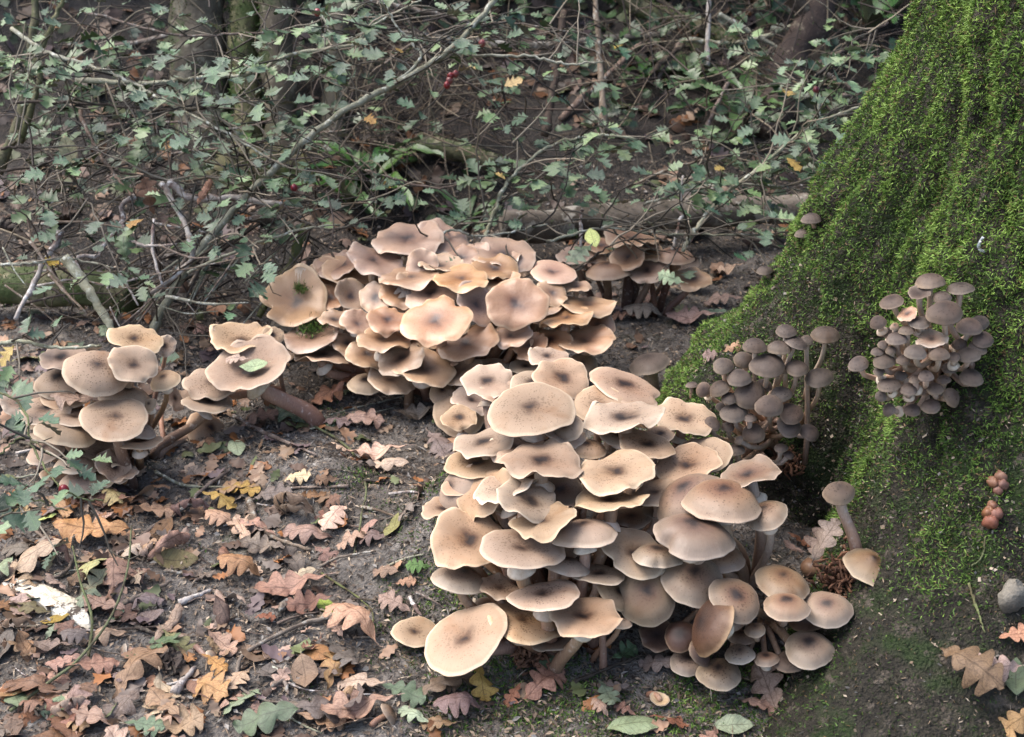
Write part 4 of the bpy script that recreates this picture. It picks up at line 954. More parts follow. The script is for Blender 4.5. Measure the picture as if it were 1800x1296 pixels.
def ground_moss():
    rs = np.random.default_rng(8); n = 150000
    x = rs.uniform(-.65, .75, n); y = rs.uniform(1.3, 2.5, n)
    m = fbm(x * 5, y * 5, 4., 4)
    spots = [(-.12, 1.92, .16, .1), (-.10, 1.70, .13, .10), (.02, 1.60, .16, .10), (.22, 1.45, .30, .10), (-.30, 2.08, .12, .06), (.40, 1.50, .14, .10), (.36, 2.42, .07, .06), (.0, 1.40, .2, .1), (.33, 2.30, .09, .2)]
    d = sum(np.exp(-((x - a) / p) ** 2 - ((y - b) / q) ** 2) for a, b, p, q in spots)
    cov = d * .9 + .55 * m - .42
    keep = (rs.random(n) < np.clip(cov * 1.6, 0, .9)) & (np.hypot(x - TAX[0], y - TAX[1]) > trunk_r(np.arctan2(y - TAX[1], x - TAX[0]), np.zeros(n)) - .03)
    x, y, cov = x[keep], y[keep], cov[keep]; n = len(x)
    cl = fbm(x * 40, y * 40, 1., 2)
    p = np.stack([x, y, ground_h(x, y) + .003 * cl], -1); nr = np.tile([0, -.2, 1.], (n, 1))
    V, F, C = fronds(p, nr, rs.uniform(.004, .010, n), .0022, .15, moss_cols(n, .22 + .3 * np.clip(cov, 0, 1) + .15 * cl, rs), 2, rs)
    ob('ground_moss', mk('ground_moss', V, F, M['moss_fronds'], col=C, smooth=False), label='low green moss patches on the soil round the clump', cat='moss', kind='stuff')
ground_moss()

# ------------------------------------------------------------------ sticks and twigs on the floor
def stick(pts, rpx, mat, label, name='twig', group=None, lift=.006, n=None, taper=.45, depth=None, rough=.12, parent=None, cat='twig', knob=True):
    pp = []
    for q in pts:
        if len(q) == 3: pp.append(P(*q))
        else:
            p, t = hit(q[0], q[1]); pp.append(p + np.array([0, 0, lift + rpx * t / FPX * .6]))
    pp = spline(pp, n or max(6, 5 * len(pp)))
    rs = np.random.default_rng(int(abs(pts[0][0] * 7 + pts[0][1])))
    t = np.linalg.norm(pp[0] - EYE); r = rpx * t / FPX
    pp = pp + rs.normal(size=pp.shape) * r * .16
    rad = r * np.linspace(1, taper, len(pp)) * (1 + .14 * rs.normal(size=len(pp)))
    o = pp[0].copy()
    V, F, al = tube(pp - o, np.abs(rad), 7, rough, pts[0][0] % 50)
    return ob(name, mk(name, V, F, M[mat]), parent, label=label if parent is None else None, cat=cat if parent is None else None, group=group, loc=o)
G = 'twigs on the forest floor'
for pts, r, mat, lb in [
    ([(405, 832), (360, 864), (323, 901), (267, 934), (230, 967), (197, 984)], 4, 'twig', 'long slender grey twig slanting down from the hawthorn clump across leaves'),
    ([(440, 885), (450, 921), (483, 951), (547, 974)], 6, 'twig', 'thick bent dark twig curving among brown leaves'),
    ([(614, 1088), (533, 1104), (430, 1157), (422, 1211), (463, 1237), (505, 1244)], 4.2, 'twig', 'long elbowed twig across bare soil near the lime green leaf'),
    ([(60, 1031), (117, 1011), (133, 974)], 4, 'twig', 'dark bent twig above the white rotten wood'),
    ([(307, 1227), (343, 1181)], 8, 'birch_twig', 'short thick pale stick below the tan oak leaves'),
    ([(222, 1067), (262, 1050), (303, 1029)], 6, 'twig', 'straight brown stick beside the pale green oak leaf'),
    ([(317, 1067), (373, 1044)], 6, 'birch_twig', 'short whitish stick with broken end'),
    ([(377, 1112), (390, 1080), (400, 1057)], 4, 'twig', 'short upright-lying twig in bare soil below the whitish stick'),
    ([(410, 737), (457, 763), (557, 807)], 5, 'twig', 'dark straight twig under the ruffled mushrooms'),
    ([(476, 718), (604, 785), (642, 856), (638, 900), (623, 980)], 2.4, 'green_twig', 'thin greenish stem trailing over the soil between the clumps'),
    ([(543, 744), (747, 692)], 2.2, 'lichen_twig', 'thin pale straight stalk pointing under the older clump'),
    ([(614, 861), (500, 866), (430, 890)], 3, 'twig', 'thin straight twig lying above the rust-red leaf'),
    ([(720, 1057), (742, 1092)], 5, 'birch_twig', 'short whitish stick on the moss below the stacked clump edge'),
    ([(566, 1013), (647, 1070), (657, 1108)], 2, 'green_twig', 'thin green stalk near the pinkish leaf on bare soil'),
    ([(1701, 1032), (1715, 1075), (1730, 1119)], 3, 'green_twig', 'thin mossy twig on the trunk foot above a brown oak leaf'),
    ([(1730, 951), (1725, 985), (1705, 1003)], 2, 'green_twig', 'short green stalk stuck on the trunk'),
    ([(1010, 1207), (1080, 1177), (1133, 1157)], 4, 'dark_wood', 'dark rotten twig below the stacked clump'),
    ([(563, 1002), (600, 985), (660, 975)], 3, 'twig', 'thin dark twig crossing pink leaves'), ([(480, 1212), (500, 1205), (508, 1228)], 5, 'twig', 'short crooked stub beside an oval brown leaf'),
    ([(493, 1080), (512, 1062)], 9, 'twig', 'stubby dark stick end under an orange leaf'), ([(0, 1108), (90, 1108), (200, 1112), (330, 1105)], 3, 'dark_wood', 'long thin dark twig lying below the white rotten wood'),
    ([(240, 1107), (278, 1123)], 5, 'dark_wood', 'short black stick near the tiny pulled-up mushrooms'), ([(545, 760), (620, 740), (700, 720)], 2, 'lichen_twig', 'thin stalk crossing soil under the drooping caps'), ([(640, 850), (720, 855), (790, 858)], 2.6, 'dark_wood', 'thin dark twig across the root slab'),
    ([(20, 900), (80, 955), (110, 1000)], 3, 'twig', 'thin twig among litter left of the orange leaf'), ([(275, 835), (330, 860), (430, 862)], 3, 'lichen_twig', 'straight pale twig below the clump by the hawthorn')]:
    stick(pts, r, mat, lb, group=G)
rt = random.Random(21)
for i in range(46):
    x, y = rt.uniform(0, 760), rt.uniform(700, 1290)
    a = rt.uniform(-.9, .9); ln = rt.uniform(25, 90)
    p2 = (x + ln * math.cos(a), y + ln * .6 * math.sin(a))
    if not free(*hit(x, y)[0][:2]): continue
    stick([(x, y), ((x + p2[0]) / 2 + rt.uniform(-6, 6), (y + p2[1]) / 2 + rt.uniform(-5, 5)), p2], rt.uniform(1.3, 3.4), rt.choice(['twig', 'twig', 'dark_wood', 'lichen_twig', 'birch_twig']), 'small thin twig scattered in the leaf litter', group='small scattered twigs', n=7)
# a sprig standing out of the litter
sp = ob('green_stalk', None, label='forked thin green stalk rising over the leaf litter by the white wood', cat='stalk', loc=hit(20, 1258)[0])
for pts in ([(20, 1258), (100, 1207), (143, 1181), (200, 1114), (230, 1037), (238, 964)], [(157, 1164), (165, 1104), (147, 1051), (135, 997)]):
    q = spline([hit(x, y)[0] + np.array([0, 0, .01 + .05 * i / len(pts)]) for i, (x, y) in enumerate(pts)], 22); o = hit(20, 1258)[0]
    V, F, _ = tube(q - o, np.linspace(.0032, .0015, 22), 6); ob('stem', mk('stem', V, F, M['green_twig']), sp)

# white rotten wood
def chunk(outline, thick, name, mat, label, cat, rough=.006, n_in=3):
    """solid slab from a ground outline given in pixels, its upper face crumbled"""
    pts = np.array([hit(x, y)[0] for x, y in outline]); c = pts.mean(0)
    rings = []; rs = np.random.default_rng(4)
    dense = spline(np.vstack([pts, pts[:1]]), 40)[:-1]
    for f, dz in ((1.0, 0), (1.03, .4), (.97, .85), (.75, 1.05), (.45, 1.1), (.15, 1.12)):
        q = c + (dense - c) * f; q[:, 2] = dense[:, 2] * f + c[2] * (1 - f) + dz * thick
        rings.append(q + rs.normal(size=q.shape) * rough * (.4 if dz == 0 else 1))
    V = np.concatenate(rings + [[c + np.array([0, 0, thick * 1.1])]]) - c
    F = [grid_faces(len(rings), len(dense), True)]; k = (len(rings) - 1) * len(dense); j = np.arange(len(dense))
    F.append(np.stack([k + j, k + (j + 1) % len(dense), np.full(len(dense), len(V) - 1)], -1))
    return ob(name, mk(name, V, F, M[mat], smooth=False), label=label, cat=cat, loc=c)
chunk([(5, 1032), (40, 1025), (88, 1040), (133, 1060), (145, 1068), (162, 1105), (135, 1104), (85, 1078), (33, 1048)], .014, 'rotten_wood', 'white_wood', 'long chunk of white rotten wood lying in the leaf litter', 'wood', .0008)
chunk([(288, 1160), (300, 1155), (320, 1165), (318, 1185), (300, 1188), (287, 1175)], .02, 'charred_wood', 'dark_wood', 'lump of black charred wood among the tiny pulled-up mushrooms', 'wood', .004)
# blobs, acorn, feather on the trunk
def ball(c, r, name, mat, parent=None, sq=(1, 1, 1), sd=0, **kw):
    u = np.linspace(0, np.pi, 10); a = np.linspace(0, 2 * np.pi, 14, endpoint=False); Ug, Ag = np.meshgrid(u, a, indexing='ij')
    rr = r * (1 + (.28 if mat in ('blob', 'stone') else .10) * fbm(np.cos(Ag) * 1.5 + sd, np.sin(Ag) * 1.5, Ug * 1.5, 2))
    V = np.stack([rr * np.sin(Ug) * np.cos(Ag) * sq[0], rr * np.sin(Ug) * np.sin(Ag) * sq[1], rr * np.cos(Ug) * sq[2]], -1).reshape(-1, 3)
    return ob(name, mk(name, V, grid_faces(10, 14, True), M[mat]), parent, loc=c, **kw)
p, t = hit(1776, 1060); ball(p + np.array([0, 0, .012]), .026, 'stone', 'stone', None, (.85, .75, 1.0), 5, label='small pale angular stone on the soil beside the trunk', cat='stone')
b0 = hit(1757, 840)[0]; br = ob('fungus_knob', None, label='reddish brown lumpy fungus knob growing on the trunk bark', cat='fungus', loc=b0)
for k, (x, y, r) in enumerate(((1762, 834, 11), (1750, 844, 11), (1766, 846, 11), (1757, 856, 9))):
    p, t = hit(x, y); ball(p + np.array([-.006, -.008, 0]) - b0, r * t / FPX, 'lobe', 'blob', br, sd=k)
b0 = hit(1747, 902)[0]; br = ob('fungus_knob', None, label='reddish fungus knob of stacked lumps, lower one on the trunk bark', cat='fungus', loc=b0)
for k, (x, y, r) in enumerate(((1748, 884, 9), (1742, 896, 12), (1755, 899, 12), (1746, 912, 14))):
    p, t = hit(x, y); ball(p + np.array([-.006, -.008, 0]) - b0, r * t / FPX, 'lobe', 'blob', br, sd=k + 7)
p, t = hit(1422, 1000); ac = ob('acorn', None, label='pale cracked acorn lodged behind the brown clump', cat='acorn', loc=p)
ball((-.004, -.02, .016), .018, 'nut', 'acorn', ac, (1, 1.15, .95)); ball((.006, -.006, .018), .0185, 'cup', 'pale_log', ac, (.95, .75, .9), 3)
p, t = hit(1722, 425); q = spline([(-.004, -.012, .010), (-.009, -.014, 0), (-.004, -.014, -.010), (.004, -.014, -.013)], 12)
V = np.concatenate([q, q + np.array([.005, -.001, .002]), q + np.array([.002, .001, .004])]); ob('feather', mk('feather', V, [grid_faces(3, 12)], M['feather']), label='tiny curled white feather on the mossy trunk', cat='feather', loc=p)
# crumbled fungus base
def crumble(x, y, n, r, label):
    p0 = hit(x, y)[0]; bag = Bag(); rs = np.random.default_rng(int(x))
    for i in range(n):
        d = rs.normal(size=3) * r * .5; c = np.array([d[0], d[1] - .01, d[2] * .6 + .012]); a = rs.normal(size=3); a /= np.linalg.norm(a)
        L = rs.uniform(.004, .014)
        V, F, _ = tube(np.array([c - a * L, c + rs.normal(size=3) * .003, c + a * L]), [.0016, .003 * rs.uniform(.6, 1.3), .001], 5)
        bag.add(V, F, np.array([.17, .085, .05]) * rs.uniform(.5, 1.4))
    ob('fungus_crumbs', bag.mesh('fungus_crumbs', M['litter_bits']), label=label, cat='fungus', kind='stuff', loc=p0)
crumble(1480, 1020, 240, .045, 'mat of withered brown stubs at the foot of the lone long-stemmed mushroom')
crumble(930, 1150, 110, .03, 'pale stubs at the foot of the stacked clump'); crumble(1385, 815, 110, .035, 'pale stubs at the foot of the lower button clump')

# ------------------------------------------------------------------ hawthorn shrubs
def haw_shape(sd):
    rs = np.random.default_rng(sd)
    t = np.array([0, .10, .24, .36, .50, .60, .74, .86, 1.0]); N = len(t)
    e = np.array([.02, .13, .44, .20, .48, .19, .34, .18, .03]); sh = np.array([0, .02, .10, .02, .10, .02, .10, .05, 0])
    wl, wr = e * rs.uniform(.8, 1.15, N), e * rs.uniform(.8, 1.15, N)
    fold = rs.uniform(.1, .5); bend = rs.uniform(-.5, .3)
    X = np.stack([-wl, 0 * wl, wr], 1); Y = np.stack([t + sh, t, t + sh], 1)
    Z = fold * np.abs(X) + bend * Y * Y * .5 + rs.normal(size=X.shape) * .03
    return np.stack([X, Y, Z], -1).reshape(-1, 3), grid_faces(N, 3), np.tile([-1., 0, 1.], N), np.repeat(t, 3)
HAW = [haw_shape(i) for i in range(8)]
HAWM = {}
for mname in ('hawthorn', 'hawpale', 'yellow'):
    for i, (V, F, lu, lv) in enumerate(HAW):
        HAWM[mname, i] = mk('leaf', V, F, M['leaf_' + mname], {'lu': lu, 'lv': lv})
HC = np.array([(.045, .085, .028), (.035, .065, .02), (.06, .10, .035), (.12, .18, .07), (.15, .17, .04)])

def shrub(label, mains, seed, n_side, leaf_len, pale=.2, flat=.35, side_len=(.10, .34), max_parts=300, berries=(), per=3, reach=1.0, total=300):
    rs = np.random.default_rng(seed); rr = random.Random(seed)
    o0 = P(*mains[0][0][0]) if len(mains[0][0][0]) == 3 else hit(*mains[0][0][0])[0]
    root = ob('hawthorn_shrub', None, label=label, cat='shrub', loc=o0)
    tw = Bag(); spots = []
    for pts, rpx, mat, side in mains:
        c = spline([P(*q) for q in pts], 7 * len(pts)); c = c + rs.normal(size=c.shape) * .0016
        t = np.linalg.norm(c[0] - EYE); rad = rpx * t / FPX * np.linspace(1, .55, len(c)) * (1 + .08 * rs.normal(size=len(c)))
        V, F, _ = tube(c - o0, rad, 8, .1, rr.random() * 40)
        ob('branch', mk('branch', V, F, M[mat]), root)
        L = np.linalg.norm(np.diff(c, axis=0), axis=1).sum()
        for k in range(int(L * n_side * side * 1.7)):
            i = rr.randrange(2, len(c)); p = c[i]; d0 = c[min(i + 1, len(c) - 1)] - c[max(i - 1, 0)]; d0 = d0 / (np.linalg.norm(d0) + 1e-9)
            d = rs.normal(size=3) * np.array([1, .8, .45]) + d0 * .5 + np.array([0, -.1, .05]); d /= np.linalg.norm(d)
            ln = rr.uniform(*side_len) * reach
            m = max(4, int(ln / .035)); q = [p]
            for j in range(m):
                d = d + rs.normal(size=3) * .2 + np.array([0, 0, -.02]); d /= np.linalg.norm(d); q.append(q[-1] + d * ln / m)
                if j >= 1:
                    for _ in range(rr.choice([0, 1, 1, 2, per])): spots.append((q[-1] + rs.normal(size=3) * .008, d.copy()))
                if j == m // 2 and rr.random() < .7:        # sub-twig
                    e = d + rs.normal(size=3) * .8; e /= np.linalg.norm(e); s2 = [q[-1]]
                    for _ in range(3): e = e + rs.normal(size=3) * .3; e /= np.linalg.norm(e); s2.append(s2[-1] + e * ln * .16); spots.append((s2[-1].copy(), e.copy()))
                    V, F, _ = tube(np.array(s2) - o0, np.linspace(.0016, .0008, 4), 4, cap=False); tw.add(V, F, np.array([.085, .07, .048]) * rr.uniform(.5, 1.8))
            V, F, _ = tube(np.array(q) - o0, np.linspace(.0026, .0011, len(q)), 5, cap=False)
            tw.add(V, F, np.array([.09, .076, .056]) * rr.choice([.25, .4, .6, 1.0, 2.2, 3.2]))
    ob('twigs', tw.mesh('twigs', M['twig_bits']), root, kind='stuff')
    rr.shuffle(spots)
    fol = Bag(); n = 0
    def seen(p):
        q = p - EYE; dd = q @ FW; x, y = 900 + FPX * q[0] / dd, 648 - FPX * (q @ UPV) / dd
        if 1030 < x < 1270 and 375 < y < 560: return rr.random() < .07
        if y > 395 and 480 < x < 1040: return rr.random() < .15
        if 60 < x < 560 and y > 565 and not (x < 175 and y > 790): return rr.random() < .05
        if 560 < x < 900 and 200 < y < 300: return rr.random() < .4
        return True
    spots = [q for q in spots if seen(q[0])][:total]
    # largest in view first: nearest to the camera
    spots.sort(key=lambda s: np.linalg.norm(s[0] - EYE) + rr.random() * .6)
    for p, d in spots:
        up = Vector((rr.gauss(0, flat), rr.gauss(-.12, flat), 1)).normalized()
        a = math.atan2(d[1], d[0]) + rr.gauss(0, .9)
        y = Vector((math.cos(a), math.sin(a), rr.gauss(-.1, .25))); x = y.cross(up).normalized(); y = up.cross(x).normalized()
        q = Matrix((x, y, up)).transposed()
        L = leaf_len * rr.uniform(.6, 1.25)
        pp = p + np.array(y) * L * .3
        if n < max_parts:
            mname = 'yellow' if rr.random() < .03 else ('hawpale' if rr.random() < pale else 'hawthorn')
            lf = ob('leaf', HAWM[mname, rr.randrange(8)], root)
            mx = q.to_4x4() @ Matrix.Scale(L, 4); mx.translation = Vector(pp - o0); lf.matrix_local = mx
        else:
            V, F, _, _ = HAW[rr.randrange(8)]
            fol.add((V * L) @ np.array(q).T + pp - o0, F, HC[3 if rr.random() < pale else rr.randrange(3)] * rr.uniform(.7, 1.3))
        n += 1
    if fol.n: ob('foliage', fol.mesh('foliage', M['foliage']), root, kind='stuff')
    for (x, y, t) in berries:
        ball(P(x, y, t) - o0, .0085, 'berry', 'berry', root, (1, 1, 1.1), x)
    print('shrub leaves', n)

LT, TW, DW = 'lichen_twig', 'twig', 'dark_wood'
shrub('hawthorn shrub with long pale diagonal branch and small lobed leaves', [
    ([(268, 585, 2.98), (300, 520, 2.98), (345, 450, 2.97), (400, 380, 2.96), (500, 280, 2.95), (600, 200, 2.95), (690, 150, 2.96), (760, 110, 2.98), (820, 60, 3.0), (885, -20, 3.02)], 7.5, LT, 1.0),
    ([(135, 140, 3.15), (250, 148, 3.1), (330, 140, 3.08), (430, 130, 3.05), (510, 98, 3.03), (640, 75, 3.0)], 4.5, LT, 1.3),
    ([(20, 50, 3.2), (80, 90, 3.15), (160, 115, 3.1), (240, 150, 3.05), (310, 190, 3.0), (400, 235, 2.95), (480, 285, 2.95)], 3.2, LT, 1.2),
    ([(20, 180, 3.1), (150, 182, 3.1), (280, 193, 3.05), (360, 190, 3.0), (420, 170, 3.0)], 2.6, DW, 1.3),
    ([(0, 262, 3.0), (70, 262, 3.0), (140, 330, 2.95), (160, 365, 2.9)], 2.6, DW, 1.0), ([(140, 195, 3.1), (160, 245, 3.05), (200, 305, 3.0), (230, 345, 2.95)], 3.4, TW, 1.0),
    ([(0, 300, 3.1), (120, 290, 3.05), (250, 310, 3.0), (380, 330, 2.95), (470, 345, 2.95)], 2.4, DW, 1.3), ([(560, 20, 3.15), (600, 70, 3.1), (680, 30, 3.05), (740, 0, 3.0)], 2.2, LT, 1.2),
    ([(690, 150, 2.96), (740, 100, 3.0), (700, 50, 3.0), (670, 0, 3.0)], 3, LT, 1.1), ([(830, 97, 3.0), (930, 100, 3.0), (1000, 112, 3.0), (1060, 110, 3.0)], 2.8, LT, .8),
    ([(700, 0, 3.3), (760, 110, 3.2), (860, 170, 3.15), (905, 260, 3.1)], 2.2, DW, .8), ([(330, 480, 2.9), (420, 440, 2.9), (520, 405, 2.9), (600, 395, 2.9)], 3, LT, .8), ([(0, 465, 2.9), (60, 462, 2.9), (120, 455, 2.9), (200, 470, 2.88)], 2.5, LT, .6)],
    31, 15, .043, .25, total=560, berries=((558, 22, 2.97), (790, 142, 3.05), (786, 150, 3.05), (792, 134, 3.05), (801, 130, 3.05), (847, 76, 3.0), (517, 330, 2.95)))
shrub('low hawthorn spray with pale shiny leaves sprawling in front of the pale log', [
    ([(850, 430, 3.02), (866, 380, 3.05), (893, 320, 3.1), (940, 275, 3.12), (985, 250, 3.15), (1060, 238, 3.15), (1120, 245, 3.15)], 4, LT, 1.0),
    ([(1200, 440, 3.1), (1225, 400, 3.12), (1270, 345, 3.15), (1340, 290, 3.15), (1400, 240, 3.15), (1440, 215, 3.18), (1520, 185, 3.2)], 4.2, LT, 1.3), ([(1180, 450, 3.2), (1195, 380, 3.2), (1200, 310, 3.2)], 3.6, 'birch_twig', .5),
    ([(1020, 440, 3.2), (1021, 375, 3.25), (1025, 370, 3.25)], 3.5, 'birch_twig', .3), ([(1440, 215, 3.18), (1438, 160, 3.2), (1455, 125, 3.2), (1468, 95, 3.2)], 3, LT, .8), ([(960, 425, 3.05), (1060, 400, 3.1), (1150, 410, 3.1), (1260, 412, 3.1), (1360, 415, 3.1)], 3, LT, 1.2),
    ([(1130, 360, 3.2), (1230, 330, 3.2), (1330, 325, 3.2), (1440, 340, 3.2)], 2.6, LT, 1.3), ([(1100, 330, 3.3), (1200, 290, 3.3), (1300, 270, 3.3), (1420, 250, 3.3)], 2.4, TW, 1.3), ([(740, 430, 2.95), (790, 405, 2.98), (850, 415, 3.0), (960, 395, 3.05)], 3, LT, .8),
    ([(1000, 480, 3.0), (1040, 455, 3.0), (1090, 425, 3.0), (1140, 420, 3.0), (1180, 425, 3.0)], 2.2, DW, .5), ([(1560, 40, 3.3), (1500, 75, 3.25), (1460, 110, 3.2), (1400, 170, 3.2)], 3, DW, .9), ([(880, 140, 3.2), (900, 220, 3.2), (960, 330, 3.15), (1010, 395, 3.1)], 2.2, DW, .8)],
    77, 21, .043, .45, total=540, berries=((1435, 158, 3.18), (1427, 262, 3.2)))
shrub('sprig of bluish green lobed leaves hanging beside the mushroom clump', [
    ([(-60, 700, 2.25), (0, 690, 2.22), (40, 720, 2.2), (60, 790, 2.15), (100, 850, 2.1), (140, 875, 2.1), (185, 880, 2.12)], 2.2, 'green_twig', .9), ([(-60, 860, 2.15), (0, 800, 2.15), (40, 770, 2.15), (90, 800, 2.12)], 2, 'green_twig', 1.0),
    ([(-50, 620, 2.5), (30, 600, 2.5), (100, 612, 2.48), (180, 608, 2.5)], 4, LT, .5), ([(-40, 940, 2.05), (20, 900, 2.05), (60, 880, 2.08), (120, 900, 2.08)], 2, 'green_twig', .9)],
    12, 13, .046, .3, .45, (.05, .14), per=2, total=46, berries=((112, 861, 2.08),))
shrub('thin hawthorn sapling with mossy forked stem at the back of the litter', [
    ([(-20, 330, 3.45), (0, 290, 3.45), (28, 230, 3.43), (48, 150, 3.42), (58, 60, 3.4), (64, -30, 3.4)], 10, 'mossy_wood', .7), ([(50, 140, 3.42), (80, 70, 3.4), (120, -20, 3.4)], 6, 'mossy_wood', 1), ([(35, 250, 3.4), (70, 140, 3.38), (60, 100, 3.38)], 6, 'mossy_wood', .6)],
    5, 12, .036, .25, total=60)
shrub('overhanging hawthorn sprays in front of the old coppice stems', [
    ([(300, 270, 3.3), (400, 260, 3.3), (520, 240, 3.3), (640, 225, 3.3)], 2.4, TW, 1.3), ([(180, 220, 3.4), (300, 215, 3.4), (420, 225, 3.4), (560, 180, 3.4)], 2.2, TW, 1.3), ([(150, 20, 3.3), (300, 60, 3.3), (420, 60, 3.3), (560, 50, 3.3)], 2.4, TW, 1.2), ([(350, 380, 3.1), (450, 360, 3.1), (560, 370, 3.1), (660, 350, 3.1)], 2.2, TW, 1.3),
    ([(650, 130, 3.4), (760, 60, 3.4), (880, 40, 3.4), (1000, 55, 3.4)], 2.2, TW, 1.0), ([(640, 300, 3.3), (760, 330, 3.25), (860, 310, 3.2), (960, 300, 3.2)], 2.2, TW, .8)],
    55, 12, .038, .25, total=240)

# ------------------------------------------------------------------ old stems, logs, sticks behind
def log(name, pts, r, mat, label, cat, taper=.8, rough=.16, n=26, parent=None, moss=0, seed=1, sides=14):
    q = spline([P(*p) for p in pts], n); o = q[0].copy()
    V, F, _ = tube(q - o, r * np.linspace(1, taper, n), sides, rough, seed)
    lo = ob(name, mk(name, V, F, M[mat]), parent, label=None if parent else label, cat=None if parent else cat, loc=o if not parent else o - np.array(parent.location))
    if moss:
        rs = np.random.default_rng(seed); m = moss
        i = rs.integers(0, n * sides, m); p = V[i] + rs.normal(size=(m, 3)) * r * .22
        ax = (q - o)[i // sides]; nr = p - ax; nr /= np.linalg.norm(nr, axis=1)[:, None] + 1e-9
        k = (nr[:, 2] > -.3) | (rs.random(m) < .3); k &= fbm(p[:, 0] * 9, p[:, 1] * 9, p[:, 2] * 5, 2) > -.25
        p = ax[k] + nr[k] * r * np.linspace(1, taper, n)[(i // sides)[k]][:, None] * .98; nr = nr[k]
        Vm, Fm_, C = fronds(p, nr, rs.uniform(.008, .018, len(p)), .0035, .25, moss_cols(len(p), np.full(len(p), .26), rs), 2, rs)
        ob('moss', mk('moss', Vm, Fm_, M['moss_fronds'], col=C, smooth=False), lo if not parent else lo, kind='stuff')
    return lo
st0 = P(420, 300, 4.25); stool = ob('coppice_stump', None, label='old mossy coppice stump with several ridged upright stems', cat='tree stump', loc=st0)
for pts, r, mat, ms, sd in [([(355, 300, 4.25), (350, 150, 4.25), (345, -80, 4.2)], .10, 'stump_bark', 2600, 3), ([(440, 300, 4.2), (432, 150, 4.2), (425, -80, 4.2)], .055, 'mossy_wood', 1800, 8), ([(500, 320, 4.15), (492, 150, 4.15), (480, -80, 4.15)], .062, 'stump_bark', 900, 15), ([(585, 330, 4.2), (590, 150, 4.2), (598, -80, 4.2)], .042, 'stump_bark', 500, 22), ([(400, 330, 4.1), (460, 300, 4.05), (540, 330, 4.1)], .10, 'mossy_wood', 2200, 30)]:
    log('stem', pts, r, mat, None, None, .9, .22, 26, stool, ms, sd)
log('fallen_log', [(880, 400, 3.5), (1000, 395, 3.52), (1150, 380, 3.55), (1300, 370, 3.6), (1500, 365, 3.65)], .052, 'pale_log', 'pale weathered fallen log behind the small mushroom clump', 'log', .8, .16, 30, None, 350, 4)
log('mossy_branch', [(1060, -40, 4.6), (1130, 15, 4.6), (1210, 40, 4.55), (1300, 85, 4.5)], .040, 'mossy_wood', 'thick mossy green branch slanting down across the dark bank', 'branch', .8, .14, 22, None, 1500, 6)
log('fallen_branch', [(700, 62, 4.5), (830, 75, 4.5), (960, 81, 4.45), (1070, 68, 4.45), (1180, 60, 4.4)], .020, 'pale_log', 'long straight pale branch lying level across the bank', 'branch', .6, .1, 24, None, 0, 7, 9)
log('rotten_log', [(738, 250, 4.05), (800, 265, 4.0), (872, 288, 3.98)], .034, 'mossy_wood', 'short rotten yellowish log end on the bank', 'log', .85, .2, 14, None, 350, 9)
log('mossy_log', [(-80, 495, 3.2), (60, 505, 3.2), (160, 508, 3.18), (238, 518, 3.15)], .050, 'mossy_wood', 'mossy log end under the pile of bare sticks', 'log', .9, .2, 20, None, 1400, 10)
gt0 = P(1350, 235, 4.15); gt = ob('dead_tree', None, label='gnarled dark crooked dead trunk leaning on the bank', cat='tree', loc=gt0)
log('trunk', [(1335, 245, 4.1), (1375, 170, 4.15), (1385, 110, 4.2), (1425, 45, 4.25), (1450, -50, 4.3)], .066, 'dark_wood', None, None, .85, .26, 26, gt, 200, 12)
log('limb', [(1425, 45, 4.25), (1400, 0, 4.2), (1380, -60, 4.15)], .035, 'dark_wood', None, None, .7, .2, 10, gt, 0, 13, 9)
SG = 'bare sticks leaning and lying behind'
